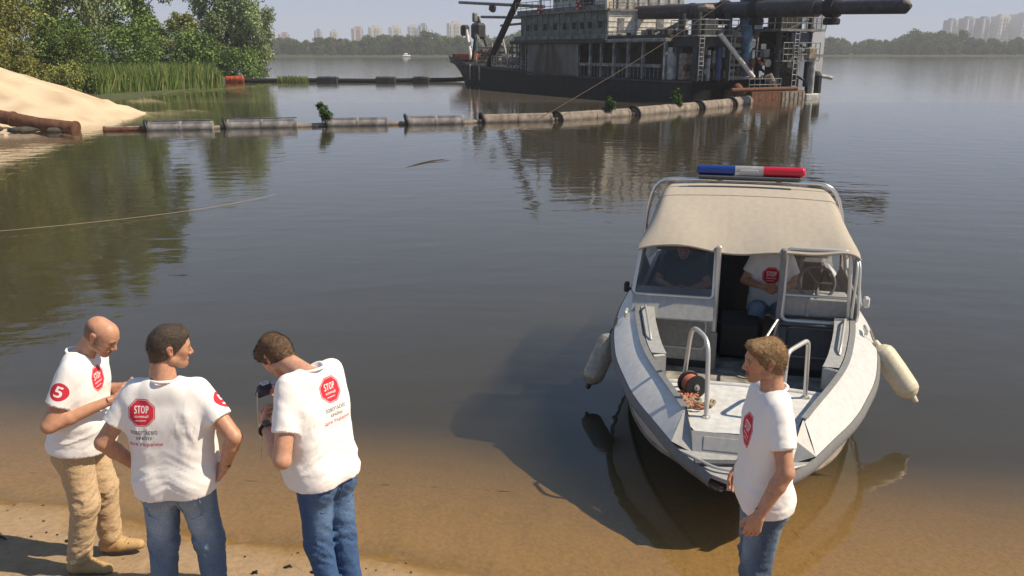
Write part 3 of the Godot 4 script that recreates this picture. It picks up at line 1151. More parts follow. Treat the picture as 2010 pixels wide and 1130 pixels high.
func console(t: Node, u0: float, u1: float, m: Material, called: String, top := 0.985) -> void:
	var lip := top - 0.205 if top > 0.9 else top - 0.01
	var fr := 2.84 if top > 0.9 else 2.93
	var c := (u0 + u1) / 2.0
	var w := u1 - u0
	var g := G.new()
	# sloping top under the windscreen, face, recess frame
	g.quad(B(u0, lip, fr), B(u1, lip, fr), B(u1, top, 2.94), B(u0, top, 2.94))
	g.quad(B(u0, top, 2.94), B(u1, top, 2.94), B(u1, top - 0.015, 3.3), B(u0, top - 0.015, 3.3))
	g.quad(B(u0, lip - 0.015, fr), B(u1, lip - 0.015, fr), B(u1, lip, fr), B(u0, lip, fr))
	g.quad(B(u0, lip - 0.015, 2.99), B(u1, lip - 0.015, 2.99), B(u1, lip - 0.015, fr), B(u0, lip - 0.015, fr))
	g.quad(B(u0, 0.24, 2.99), B(u1, 0.24, 2.99), B(u1, lip - 0.015, 2.99), B(u0, lip - 0.015, 2.99))
	g.quad(B(u0, 0.24, 3.3), B(u0, 0.24, 2.99), B(u0, top - 0.015, 2.99), B(u0, top - 0.015, 3.3))
	g.quad(B(u1, 0.24, 2.99), B(u1, 0.24, 3.3), B(u1, top - 0.015, 3.3), B(u1, top - 0.015, 2.99))
	var o := put(g, called, m, t)
	g = G.new()
	var y0 := 0.44
	var y1 := 0.74
	var q := [B(c - w * 0.40, y0, 2.972), B(c + w * 0.42, y0, 2.972), B(c + w * 0.42, y1, 2.972), B(c - w * 0.40, y1, 2.972)]
	frame(g, q, 0.009, 0.05)
	put(g, "panel_edge", M.white_paint if m == M.pale_grey else M.grey_paint, o)
	g = G.new()
	g.box(B(c + w * 0.01, (y0 + y1) / 2, 2.982), Vector3(w * 0.8, y1 - y0 - 0.01, 0.012), Basis(), 0.004)
	put(g, "panel", M.grey_paint if m == M.pale_grey else M.dark_grey, o)
	g = G.new()
	g.box(B(u0 + 0.04, 0.5, 2.965), Vector3(0.075, 0.5, 0.04), Basis(), 0.012)
	put(g, "pillar", M.pale_grey if m == M.pale_grey else M.dark_grey, o)
	g = G.new()
	g.box(B(c, 0.275, 2.98), Vector3(w - 0.02, 0.07, 0.02))
	put(g, "kick_board", M.black, o)


func fender(called: String, label: String, top: Vector3, low: Vector3, m: Material) -> void:
	var t := thing(called, label, "fender", low, 0.0, "fenders hung over the boat's sides")
	var d := top - low
	var u := d.normalized()
	var a := -u * 0.02
	var b := u * 0.56
	var g := G.new()
	g.lathe(a, b, [[0, 0.0], [0.0, 0.02], [0.04, 0.03], [0.07, 0.06], [0.13, 0.095], [0.2, 0.105], [0.5, 0.108], [0.8, 0.105], [0.87, 0.095], [0.93, 0.06], [0.96, 0.03], [1, 0.022], [1, 0]], 20)
	put(g, "body", m, t)
	g = G.new()
	g.lathe(a - u * 0.03, a + u * 0.025, [[0, 0], [0, 0.02], [1, 0.03], [1, 0]], 12)
	put(g, "end_cap", M.black if m == M.chrome_vinyl else m, t)
	g = G.new()
	g.lathe(b - u * 0.03, b + u * 0.03, [[0, 0.032], [0.8, 0.026], [1, 0.02], [1, 0]], 12)
	put(g, "end_cap", M.black if m == M.chrome_vinyl else m, t)
	g = G.new()
	g.tube([b, b.lerp(d, 0.5) + Vector3(0, -0.01, 0), d + Vector3(0, 0.03, 0)], 0.008, 6)
	put(g, "lanyard", M.rope_tan, t)


# ---------------------------------------------------------------- the dredger
# s: along the hull from its near end towards the bow; w: into the hull from the side that faces the beach
func D(s: float, y: float, w: float) -> Vector3:
	return Vector3(s, y, w)


func dbox(t: Node, called: String, m: Material, s0: float, s1: float, y0: float, y1: float, w0: float, w1: float, bevel := 0.0) -> MeshInstance3D:
	var g := G.new()
	g.box(D((s0 + s1) / 2, (y0 + y1) / 2, (w0 + w1) / 2), Vector3(absf(s1 - s0), y1 - y0, absf(w1 - w0)), Basis(), bevel)
	return put(g, called, m, t)


func pipe(t: Node, called: String, m: Material, pts: Array, r: float, seg := 8) -> MeshInstance3D:
	var g := G.new()
	g.tube(pts, r, seg)
	return put(g, called, m, t)


func railing(t: Node, m: Material, a: Vector3, b: Vector3, hgt := 1.0, n := 6, rails := 2, r := 0.03) -> void:
	var g := G.new()
	for k in rails:
		var y: float = hgt * (k + 1) / rails
		g.tube([a + Vector3(0, y, 0), b + Vector3(0, y, 0)], r, 5)
	for k in n + 1:
		var p := a.lerp(b, float(k) / n)
		g.tube([p, p + Vector3(0, hgt, 0)], r, 5)
	put(g, "railing", m, t)


func dredger() -> void:
	var t := thing("dredger", "grey dredging vessel with white deckhouse and a long dark steel spud over its stern", "dredger")
	t.transform = Transform3D(Basis(Vector3(-0.4756, 0, -0.8795), Vector3.UP, Vector3(0.8795, 0, -0.4756)), Vector3(11, 0, -64))
	# hull: black flat sides, sheer rising to a raked bow
	var g := G.new()
	var deck := func(s: float) -> float: return 1.3 + 1.15 * pow(clampf((s - 8.0) / 38.0, 0, 1), 1.3)
	var beam := func(s: float) -> float: return 5.2 * (1.0 - pow(clampf((s - 31.0) / 17.6, 0, 1), 2.0))
	for side in [-1.0, 1.0]:
		g.surf(func(x: float, v: float) -> Vector3:
			var s := lerpf(-3.5, 48.4, x)
			var y: float = lerpf(-0.6, deck.call(s), v)
			var b: float = beam.call(s + (1.0 - v) * 6.0 * smoothstep(30.0, 48.0, s))
			return D(s - (1.0 - v) * 6.0 * smoothstep(32.0, 48.4, s), y, 5.2 + side * b), 44, 5, side > 0)
	g.surf(func(x: float, v: float) -> Vector3:
		var s := lerpf(-3.5, 48.4, x)
		return D(s, deck.call(s) - 0.05, 5.2 + (v * 2.0 - 1.0) * beam.call(s)), 44, 2, true)
	g.quad(D(-3.5, -0.6, 0), D(-3.5, -0.6, 10.4), D(-3.5, 1.3, 10.4), D(-3.5, 1.3, 0))
	g.quad(D(-3.5, -0.6, 10.4), D(-3.5, -0.6, 0), D(-3.5, 1.3, 0), D(-3.5, 1.3, 10.4))
	var hull := put(g, "hull", M.ship_black, t)
	g = G.new()
	for side in [-1.0, 1.0]:
		g.surf(func(x: float, v: float) -> Vector3:
			var s := lerpf(32.0, 48.5, x)
			return D(s + v * 0.25, deck.call(s) + v * 0.55 * smoothstep(32.0, 38.0, s) - 0.02, 5.2 + side * (beam.call(s) + v * 0.1)), 24, 2, side > 0)
	put(g, "bulwark", M.ship_dark, hull)
	g = G.new()
	var strake := []
	for i in 36: strake.append(D(-3.5 + i * 1.3, deck.call(-3.5 + i * 1.3) - 0.12, 5.2 - beam.call(-3.5 + i * 1.3) - 0.03))
	g.tube(strake, 0.11, 6)
	put(g, "rubbing_strake", M.ship_dark, hull)
	# main deckhouse: dark walls set back behind the columns
	dbox(t, "deckhouse_wall", M.ship_dark, 0.6, 24.5, 1.28, 4.0, 1.5, 9.0)
	for k in 10:
		dbox(t, "wall_panel", M.ship_black if k % 3 else M.ship_dark, 1.0 + k * 1.06, 1.9 + k * 1.06, 2.0, 3.6, 1.46, 1.52)
	dbox(t, "deck_roof", M.ship_grey, -0.6, 11.2, 3.98, 4.25, -0.25, 9.4, 0.04)
	dbox(t, "roof_fascia", M.ship_dark, -0.6, 11.2, 4.25, 4.5, 0.15, 9.2)
	for s in [-0.25, 2.4, 4.3, 6.2, 8.0, 9.6]:
		dbox(t, "column", M.ship_pale if s < 0 else M.ship_grey, s - 0.11, s + 0.11, 1.3, 3.98, 0.0, 0.2)
	dbox(t, "hand_board", M.ship_grey, 0.2, 11.2, 2.15, 2.4, 0.05, 0.13)
	for k in 22: dbox(t, "stanchion", M.ship_grey, 0.5 + k * 0.5, 0.54 + k * 0.5, 1.3, 2.15, 0.08, 0.12)
	# plated panel with rusty stains, and the open rail forward of it
	var pm: StandardMaterial3D = M.stained_panel
	var im := Image.create_empty(128, 64, false, Image.FORMAT_RGB8)
	var nz := FastNoiseLite.new()
	nz.frequency = 0.06
	for y in 64:
		for x in 128:
			var u := x / 127.0
			var v := y / 63.0
			var c := Color(0.42, 0.43, 0.43)
			var n := nz.get_noise_2d(x * 1.0, y * 0.3) * 0.5
			for q in [[0.3, 0.16], [0.52, 0.17], [0.42, 0.08]]:
				var e: float = exp(-pow((u - q[0] - (v - 0.0) * (q[0] - 0.42) * 0.9) / (q[1] * (0.25 + v * 0.8)), 2.0))
				c = c.lerp(Color(0.2, 0.15, 0.12), clampf(e * (0.75 + n), 0, 0.85))
			im.set_pixel(x, y, c.lerp(Color(0.3, 0.28, 0.26), clampf(0.3 + n, 0, 0.5)))
	pm.uv1_triplanar = false
	pm.uv1_scale = Vector3.ONE
	pm.albedo_texture = ImageTexture.create_from_image(im)
	g = G.new()
	g.surf(func(x: float, v: float) -> Vector3: return D(lerpf(19.9, 11.3, x), lerpf(3.95, 1.2, v), -0.06), 1, 1, true)
	g.surf(func(x: float, v: float) -> Vector3: return D(lerpf(19.9, 11.3, x), lerpf(3.95, 1.2, v), 0.06), 1, 1)
	put(g, "side_plate", pm, t)
	for s in [11.35, 19.85]: dbox(t, "plate_post", M.ship_grey, s - 0.1, s + 0.1, 1.2, 4.0, -0.08, 0.12)
	for k in 5: dbox(t, "column", M.ship_grey, 20.6 + k * 0.9, 20.72 + k * 0.9, 1.4, 3.95, 0.1, 0.22)
	railing(t, M.ship_grey, D(20.0, 1.4, 0.1), D(28.0, 1.95, 0.25), 0.95, 14, 3)
	# upper house, wider than the deck below, its eave and windows
	dbox(t, "upper_house", M.ship_green, 7.6, 21.8, 4.28, 6.5, 0.25, 8.5)
	dbox(t, "eave", M.ship_dark, 7.0, 23.0, 3.95, 4.28, -0.35, 9.2, 0.06)
	dbox(t, "skirt", M.ship_green, 7.2, 22.6, 4.28, 4.66, -0.1, 9.0, 0.05)
	for s in [8.4, 9.9, 11.1, 12.4, 13.9, 15.5, 17.2, 18.9, 20.4]:
		var wn := dbox(t, "window", M.ship_grey, s - 0.36, s + 0.36, 5.05, 5.75, 0.19, 0.27)
		dbox(wn, "pane", M.ship_black, s - 0.28, s + 0.28, 5.12, 5.68, 0.165, 0.2)
	for k in 15: dbox(t, "wall_rib", M.ship_green, 7.9 + k * 0.98, 7.96 + k * 0.98, 4.66, 6.5, 0.19, 0.25)
	# canvas-covered rail of the bridge deck
	dbox(t, "bridge_deck", M.ship_grey, 7.4, 22.3, 6.5, 6.62, -0.1, 8.7)
	dbox(t, "rail_cloth", M.ship_green, 7.4, 22.0, 6.62, 6.95, -0.06, 0.0)
	railing(t, M.ship_grey, D(7.4, 6.6, -0.08), D(22.3, 6.6, -0.08), 1.05, 14, 2)
	dbox(t, "wheelhouse", M.ship_white, 9.6, 18.2, 6.62, 9.6, 1.6, 7.0)
	for k in 6:
		var s: float = 10.4 + k * 1.4
		var wn := dbox(t, "window", M.ship_white, s - 0.62, s + 0.62, 7.5, 9.0, 1.52, 1.62)
		dbox(wn, "pane", M.ship_grey, s - 0.5, s + 0.5, 7.6, 8.9, 1.49, 1.53)
	dbox(t, "wheelhouse_roof", M.ship_white, 9.2, 18.6, 9.6, 9.8, 1.2, 7.4)
	for s in [9.2, 13.4, 18.4]: dbox(t, "awning_post", M.ship_white, s - 0.09, s + 0.09, 6.62, 9.6, 0.3, 0.48)
	dbox(t, "funnel", M.ship_dark, 11.4, 12.5, 6.62, 8.2, 0.5, 1.4)
	# white end wall of the upper house, its boards and door; pale wall of the bridge above
	dbox(t, "end_wall", M.ship_white, 7.4, 7.58, 4.5, 6.42, 0.3, 8.5)
	for k in 4: dbox(t, "wall_seam", M.ship_white, 7.36, 7.4, 4.8 + k * 0.42, 4.86 + k * 0.42, 0.3, 8.5)
	dbox(t, "end_door", M.ship_grey, 7.33, 7.4, 4.5, 5.9, 5.1, 5.8)
	dbox(t, "end_door", M.ship_grey, 7.33, 7.4, 4.5, 5.9, 1.2, 1.8)
	dbox(t, "wall_pipe", M.ship_pale, 7.25, 7.35, 4.5, 6.4, 2.9, 3.05)
	dbox(t, "end_coping", M.pale_rust, 7.2, 7.6, 6.42, 6.6, 0.2, 8.7)
	dbox(t, "bridge_end_wall", M.ship_pale, 8.0, 8.2, 6.62, 9.6, 1.2, 8.4)
	for k in 7: dbox(t, "wall_rib", M.ship_grey, 7.92, 8.0, 6.62, 9.6, 1.5 + k * 1.05, 1.62 + k * 1.05)
	railing(t, M.pale_rust, D(7.35, 6.6, 0.3), D(7.35, 6.6, 8.5), 0.5, 10, 2, 0.03)
	dbox(t, "winch_house", M.ship_blue, -3.4, -2.8, 4.4, 9.4, 5.6, 6.4)
	railing(t, M.ship_grey, D(-0.5, 4.5, 0.1), D(7.2, 4.5, 0.1), 0.35, 12, 1)
	rng.seed = 5
	for k in 14:
		var s := rng.randf_range(-0.4, 7.0)
		var z := rng.randf_range(0.6, 3.4)
		var hh := rng.randf_range(0.15, 0.5)
		dbox(t, "roof_gear", [M.ship_black, M.ship_dark, M.ship_pale, M.rust][k % 4], s, s + rng.randf_range(0.3, 1.2), 4.5, 4.5 + hh, z, z + rng.randf_range(0.3, 0.8), 0.05)
	pipe(t, "roof_stay", M.ship_grey, [D(3.0, 4.5, 1.5), D(2.4, 6.0, 5.0)], 0.12)
	pipe(t, "roof_stay", M.ship_grey, [D(1.8, 4.5, 1.5), D(2.4, 6.0, 5.0)], 0.09)
	# bow gear: derrick boom, lattice, winches, masts, horizontal booms
	pipe(t, "derrick_boom", M.ship_black, [D(30.0, 1.7, 0.9), D(29.2, 3.0, 1.0), D(23.2, 9.0, 1.2), D(20.5, 12.0, 1.3)], 0.33, 10)
	for q in [[36.5, 2.2], [34.6, 3.6], [39.0, 3.4]]:
		pipe(t, "mast_leg", M.ship_dark, [D(q[0], 2.2, q[1]), D(36.6, 7.0, 3.0)], 0.17)
	pipe(t, "white_stay", M.ship_white, [D(37.6, 2.4, 2.6), D(38.9, 6.0, 2.6)], 0.2)
	dbox(t, "mast_block", M.ship_dark, 34.9, 36.6, 4.6, 6.3, 2.0, 3.2, 0.25)
	dbox(t, "mast_block", M.ship_dark, 38.6, 39.7, 5.0, 6.2, 2.2, 3.0, 0.2)
	dbox(t, "mast_head", M.ship_grey, 36.0, 36.5, 6.4, 7.4, 2.2, 2.7, 0.1)
	for k in 5: pipe(t, "mast_stay", M.ship_grey, [D(36.6, 6.9 - k * 0.4, 2.6), D(33.0 - k * 1.1, 2.2, 1.0)], 0.06)
	for k in 7:
		var s := 24.5 + k * 1.25
		pipe(t, "lattice_bar", [M.pale_rust, M.ship_pale, M.rust][k % 3], [D(s, 2.0, 0.8 + 0.2 * (k % 3)), D(s + (1.9 if k % 2 else -1.7), 4.6 - 0.15 * k, 1.4)], 0.1)
	for k in 4:
		pipe(t, "lattice_chord", [M.rust, M.ship_grey][k % 2], [D(24.0, 2.2 + k * 0.5, 1.0 + 0.3 * k), D(33.0, 2.2 + k * 0.5, 1.2)], 0.09)
	for k in 3:
		g = G.new()
		g.cyl(D(25.5 + k * 1.6, 2.4, 1.2), D(25.5 + k * 1.6, 2.4, 2.4), 0.42, -1, 14)
		put(g, "winch_drum", [M.ship_pale, M.rust, M.ship_grey][k], t)
	dbox(t, "bow_locker", M.orange, 39.5, 43.5, 2.35, 3.05, 3.2, 5.0, 0.05)
	dbox(t, "anchor_windlass", M.ship_black, 37.6, 41.0, 2.4, 3.5, 5.0, 6.6, 0.2)
	for q in [[39.2, 8.6, 20.5, 7.35, 0.16], [33.7, 6.87, 22.0, 6.4, 0.14], [29.2, 5.87, 22.0, 6.0, 0.12]]:
		pipe(t, "side_boom", M.ship_grey, [D(q[0], q[1], 2.0), D(q[2], q[3], 2.0)], q[4])
	pipe(t, "boom_hanger", M.ship_dark, [D(31.1, 7.9, 2.0), D(31.2, 8.15, 2.0)], 0.05)
	g = G.new()
	g.box(D(31.1, 7.65, 2.0), Vector3(0.8, 0.75, 0.6), Basis(Vector3.BACK, 0.35), 0.15)
	put(g, "boom_block", M.ship_dark, t)
	for k in 4:
		pipe(t, "hanging_chain", [M.ship_pale, M.rust][k % 2], [D(30.0 + k * 1.1, 2.0, -0.15), D(29.9 + k * 1.1, 1.0, -0.2), D(30.1 + k * 1.1, 0.4, -0.1)], 0.09)
	# stern portal A with its cage and platform
	for q in [[-1.6, 0.4], [-1.6, 3.2], [-3.3, 0.4], [-3.3, 3.2]]:
		pipe(t, "portal_leg", M.ship_dark, [D(q[0], 1.2, q[1]), D(q[0], 5.9, q[1])], 0.26, 8)
	dbox(t, "portal_beam", M.ship_dark, -3.7, -1.2, 3.6, 4.3, 0.1, 3.5, 0.05)
	dbox(t, "portal_platform", M.ship_grey, -4.0, -1.0, 4.3, 4.42, -0.1, 4.2)
	railing(t, M.ship_grey, D(-4.0, 4.42, -0.1), D(-4.0, 4.42, 4.2), 1.0, 6, 3, 0.03)
	railing(t, M.ship_grey, D(-1.0, 4.42, -0.1), D(-4.0, 4.42, -0.1), 1.0, 4, 3, 0.03)
	dbox(t, "control_cabin", M.ship_dark, -3.4, -2.0, 4.42, 5.5, 0.9, 2.2, 0.05)
	dbox(t, "portal_cap", M.pale_rust, -3.0, -2.0, 6.0, 6.5, 1.2, 2.3, 0.2)
	dbox(t, "valve_chest", M.ship_pale, -1.4, -0.7, 1.3, 3.6, -0.1, 0.6, 0.08)
	dbox(t, "valve_chest", M.pale_rust, -2.4, -1.6, 1.3, 3.2, 0.2, 0.9, 0.08)
	pipe(t, "riser_pipe", M.ship_pale, [D(-3.6, 1.3, 1.3), D(-3.6, 3.4, 1.3)], 0.14)
	pipe(t, "riser_pipe", M.ship_blue, [D(-3.55, 1.3, 2.3), D(-3.55, 3.6, 2.3)], 0.22)
	pipe(t, "riser_pipe", M.ship_dark, [D(-3.6, 1.3, 0.5), D(-3.6, 3.6, 0.5)], 0.2)
	for k in 16:
		var s := rng.randf_range(-4.1, -1.2)
		var z := rng.randf_range(0.0, 4.6)
		var y := rng.randf_range(1.3, 3.4)
		dbox(t, "deck_gear", [M.ship_black, M.ship_dark, M.ship_grey, M.rust, M.ship_dark][k % 5], s, s + rng.randf_range(0.2, 0.7), y, y + rng.randf_range(0.2, 0.9), z, z + rng.randf_range(0.2, 0.7), 0.04)
	# white diagonal brace, pale blue pipe, life-saving gear by it
	pipe(t, "diagonal_brace", M.ship_white, [D(-4.2, 4.45, 1.7), D(-4.6, 1.5, 4.7)], 0.17, 10)
	pipe(t, "suction_pipe", M.sky_blue_paint, [D(-4.0, 1.6, 4.6), D(-4.0, 4.6, 4.35), D(-3.6, 5.8, 4.4)], 0.4, 12)
	dbox(t, "stair_house", M.ship_white, -2.6, -1.2, 1.3, 5.0, 3.9, 5.6)
	for k in 5: dbox(t, "stair_slot", M.ship_dark, -2.68, -2.58, 1.6 + k * 0.45, 1.8 + k * 0.45, 4.0, 5.4)
	# tower B over the stern: lattice legs, two railed platforms, machinery
	for q in [[-3.2, 6.3], [-3.2, 9.3], [-5.2, 6.3], [-5.2, 9.3]]:
		pipe(t, "tower_leg", M.ship_dark, [D(q[0], 0.8, q[1]), D(q[0], 5.8, q[1])], 0.2, 8)
	for k in 4:
		pipe(t, "tower_brace", M.ship_dark, [D(-5.2, 1.2 + k * 1.1, 6.3 if k % 2 else 9.3), D(-5.2, 2.3 + k * 1.1, 9.3 if k % 2 else 6.3)], 0.09)
		pipe(t, "tower_brace", M.ship_dark, [D(-3.2 if k % 2 else -5.2, 1.2 + k * 1.1, 6.3), D(-5.2 if k % 2 else -3.2, 2.3 + k * 1.1, 6.3)], 0.09)
	dbox(t, "tower_core", M.ship_black, -4.9, -3.4, 0.8, 5.7, 6.9, 8.7)
	dbox(t, "tower_panel", M.ship_blue, -5.3, -5.22, 3.9, 4.6, 7.4, 9.3)
	dbox(t, "tower_platform", M.ship_grey, -6.0, -2.8, 4.68, 4.85, 5.6, 10.0)
	railing(t, M.ship_grey, D(-6.0, 4.85, 5.6), D(-6.0, 4.85, 10.0), 1.15, 9, 3, 0.035)
	railing(t, M.ship_grey, D(-2.8, 4.85, 5.6), D(-6.0, 4.85, 5.6), 1.15, 5, 3, 0.035)
	dbox(t, "tower_platform", M.ship_grey, -6.0, -5.3, 2.6, 2.7, 6.0, 9.6)
	railing(t, M.ship_grey, D(-6.0, 2.7, 6.0), D(-6.0, 2.7, 9.6), 1.2, 8, 3, 0.035)
	dbox(t, "pump_head", M.pale_rust, -6.1, -5.6, 2.7, 3.6, 8.4, 9.3, 0.1)
	pipe(t, "column_pipe", M.ship_pale, [D(-6.0, 0.1, 9.0), D(-6.0, 2.6, 9.0)], 0.22, 10)
	dbox(t, "pipe_foot", M.ship_pale, -6.3, -5.8, -0.2, 0.35, 8.3, 9.8, 0.08)
	dbox(t, "stern_fender", M.ship_black, -5.9, -4.6, 0.1, 1.9, 9.6, 10.5, 0.3)
	pipe(t, "stern_hook", M.ship_pale, [D(-5.6, 1.6, 9.9), D(-5.8, 1.5, 10.8), D(-5.8, 1.4, 11.3)], 0.14)
	for k in 12:
		var s := rng.randf_range(-5.6, -3.0)
		var z := rng.randf_range(5.8, 9.6)
		var y := rng.randf_range(0.9, 4.4)
		dbox(t, "tower_gear", [M.ship_black, M.ship_dark, M.ship_grey][k % 3], s, s + rng.randf_range(0.3, 0.7), y, y + rng.randf_range(0.2, 0.8), z, z + rng.randf_range(0.2, 0.7), 0.04)
	# rusty stern pontoon and elbow
	dbox(t, "stern_pontoon", M.rust, -6.3, -3.4, -0.4, 0.62, 3.0, 8.2, 0.06)
	for k in 5: dbox(t, "pontoon_rib", M.pale_rust, -6.4, -6.28, -0.3, 0.5, 6.2 + k * 0.42, 6.36 + k * 0.42)
	dbox(t, "pontoon_plate", M.pale_rust, -6.36, -6.29, -0.3, 0.55, 5.9, 8.1)
	pipe(t, "rusty_elbow", M.pale_rust, [D(-5.6, 0.6, 5.8), D(-5.6, 1.2, 5.5), D(-5.5, 1.7, 5.2)], 0.3, 10)
	pipe(t, "rusty_elbow", M.rust, [D(-6.2, 0.3, 2.2), D(-5.2, 0.5, 3.0), D(-4.2, 0.8, 3.6)], 0.34, 10)
	pipe(t, "deck_beam", M.rust, [D(-6.2, 0.75, 1.2), D(-6.2, 0.75, 7.4)], 0.14)
	railing(t, M.ship_grey, D(-6.0, 0.65, 3.0), D(-6.0, 0.65, 6.0), 0.8, 6, 2, 0.03)
	# the long spud: thick sleeve, thinner inner tube with a pointed end, saddles
	g = G.new()
	g.lathe(D(8.0, 6.36, 3.5), D(-10.6, 6.0, 4.0), [[0, 0.0], [0, 0.42], [0.012, 0.54], [0.35, 0.55], [0.35, 0.6], [0.37, 0.6], [0.37, 0.55], [0.7, 0.56], [0.7, 0.62], [0.72, 0.62], [0.72, 0.56], [1, 0.57], [1, 0.0]], 20)
	var sp := put(g, "spud", M.spud_steel, t)
	g = G.new()
	g.lathe(D(-10.4, 6.0, 4.0), D(-17.3, 5.8, 4.12), [[0, 0.43], [0.95, 0.43], [1, 0.12], [1, 0.0]], 18)
	put(g, "spud_point", M.spud_steel, sp)
	for q in [[-11.4, 5.97, 4.03], [-5.0, 6.12, 3.85], [-1.8, 6.18, 3.76]]:
		g = G.new()
		g.tube([D(q[0], q[1], q[2]), D(q[0] - 0.7, q[1] - 0.015, q[2] + 0.02)], 0.64, 14)
		g.box(D(q[0] - 0.35, q[1] - 0.85, q[2]), Vector3(0.9, 0.4, 0.7), Basis(), 0.08)
		g.box(D(q[0] - 0.35, q[1] + 0.8, q[2]), Vector3(0.7, 0.3, 0.6), Basis(), 0.08)
		put(g, "spud_saddle", M.ship_black, t)
	dbox(t, "blue_housing", M.sky_blue_paint, -6.5, -2.5, 6.75, 8.4, 4.8, 6.4, 0.08)
	pipe(t, "hoist_frame", M.ship_dark, [D(-3.8, 5.8, 4.8), D(-3.6, 4.8, 3.6), D(-3.6, 4.4, 5.2), D(-3.9, 5.4, 4.2)], 0.14)
	# dense small machinery over the stern: pumps, valves, ladders, thin pipes
	rng.seed = 91
	var tones := [M.ship_dark, M.ship_grey, M.ship_pale, M.pale_rust, M.rust, M.ship_black, M.ship_white, M.ship_dark]
	for k in 46:
		var z := rng.randf_range(-0.1, 9.8)
		var s := rng.randf_range(-5.8, -0.6) if z > 4.0 else rng.randf_range(-4.0, 0.0)
		var y := rng.randf_range(1.2, 5.0)
		var m: Material = tones[rng.randi() % 8]
		match k % 4:
			0: dbox(t, "machine_part", m, s, s + rng.randf_range(0.15, 0.5), y, y + rng.randf_range(0.2, 0.8), z, z + rng.randf_range(0.15, 0.6), 0.04)
			1: pipe(t, "thin_pipe", m, [D(s, y, z), D(s, y + rng.randf_range(0.8, 2.2), z)], rng.randf_range(0.04, 0.1), 6)
			2: pipe(t, "thin_pipe", m, [D(s, y, z), D(s + rng.randf_range(-0.3, 0.3), y + rng.randf_range(-0.8, 0.8), minf(z + rng.randf_range(0.8, 2.4), 9.9))], rng.randf_range(0.04, 0.09), 6)
			3: pipe(t, "valve", m, [D(s, y, z), D(s - 0.15, y, z)], rng.randf_range(0.15, 0.3), 10)
	for q in [[-4.1, 0.2, 1.3, 4.3], [-6.05, 7.2, 0.7, 4.7], [-4.15, 3.0, 1.3, 4.3]]:
		var lg := G.new()
		for e in [-0.2, 0.2]: lg.tube([D(q[0], q[2], q[1] + e), D(q[0], q[3], q[1] + e)], 0.035, 5)
		for k in 10: lg.tube([D(q[0], lerpf(q[2], q[3], (k + 0.5) / 10.0), q[1] - 0.2), D(q[0], lerpf(q[2], q[3], (k + 0.5) / 10.0), q[1] + 0.2)], 0.025, 5)
		put(lg, "ladder", M.ship_pale, t)
	# life buoys hang on the rails: things of their own
	for q in [["red and white life buoy on the bridge deck rail of the dredger", 17.6, 6.98, -0.16], ["orange life buoy on the rail nearest the white casing, bridge deck", 11.2, 7.0, -0.16], ["small red life buoy on the stern beside the pale blue pipe", -4.4, 2.75, 5.6]]:
		var b := thing("life_buoy", q[0], "life buoy", t.transform * D(q[1], q[2], q[3]), 0.0, "life buoys on the dredger")
		b.transform.basis = t.transform.basis * (Basis(Vector3.UP, PI / 2) if q[1] < 0 else Basis())
		g = G.new()
		var ring := []
		for k in 20: ring.append(Vector3(0.3 * cos(TAU * k / 20.0), 0.3 * sin(TAU * k / 20.0), 0))
		g.tube(ring, 0.1, 8, false, true)
		put(g, "ring", M.orange, b)
		for k in 4:
			g = G.new()
			var seg := []
			for e in 4: seg.append(Vector3(0.3 * cos(PI / 2 * k + 0.12 * e), 0.3 * sin(PI / 2 * k + 0.12 * e), 0))
			g.tube(seg, 0.106, 8)
			put(g, "band", M.ship_white, b)
	# mooring wire from the hull down to the pipeline
	var wire := thing("mooring_wire", "long steel wire slanting from the dredger down to the water by the floating pipeline", "cable", Vector3(0.33, 0.0, -37.2))
	g = G.new()
	var wp := []
	var w0 := Vector3(0, 0.02, 0)
	var w1: Vector3 = t.transform * D(-4.0, 6.9, 2.6) - wire.position
	for k in 17:
		var q := k / 16.0
		wp.append(w0.lerp(w1, q) - Vector3(0, 0.9 * q * (1.0 - q), 0))
	g.tube(wp, 0.02, 5)
	put(g, "strand", M.bark, wire)


# ---------------------------------------------------------------- plants
# a crown of many small leaf faces round clumps: [centre, radii]; tints are real leaf colours
func leaves(clumps: Array, count: int, size: float, tints: Array, droop := 0.0, long_ := 1.6) -> G:
	var g := G.new()
	var total := 0.0
	for c in clumps: total += c[1].x * c[1].y + c[1].z * c[1].y
	for c in clumps:
		var n := int(count * (c[1].x * c[1].y + c[1].z * c[1].y) / total)
		var tone: float = rng.randf_range(0.7, 1.25)
		for i in n:
			var d := Vector3(rng.randfn(), rng.randfn(), rng.randfn()).normalized()
			var r := pow(rng.randf(), 0.45)
			r *= 0.82 + 0.26 * sin(d.x * 5.0 + c[0].x * 3.0) * sin(d.y * 4.0 + c[0].z) + 0.16 * sin(d.z * 9.0 + c[0].y)
			var p: Vector3 = c[0] + d * r * c[1]
			var out := (d + Vector3(rng.randfn(), rng.randfn(), rng.randfn()) * 0.7).normalized()
			var along := Vector3(rng.randfn(), rng.randfn() * 0.6 - droop * 2.0, rng.randfn()).normalized()
			var side := out.cross(along)
			if side.length() < 0.1: continue
			side = side.normalized()
			var nn := along.cross(side).normalized()
			var s := size * rng.randf_range(0.6, 1.35)
			var a := p - along * s * long_ * 0.5
			var e := p + along * s * long_ * 0.5
			var m := p + nn * s * 0.12
			var l := m - side * s * 0.5
			var q := m + side * s * 0.5
			g.col = (tints[rng.randi() % tints.size()] as Color) * tone * rng.randf_range(0.87, 1.13)
			if nn.dot(d) < 0.0:
				nn = -nn
				g.tri(a, e, l, nn, nn, nn)
				g.tri(a, q, e, nn, nn, nn)
			else:
				g.tri(a, l, e, nn, nn, nn)
				g.tri(a, e, q, nn, nn, nn)
	return g


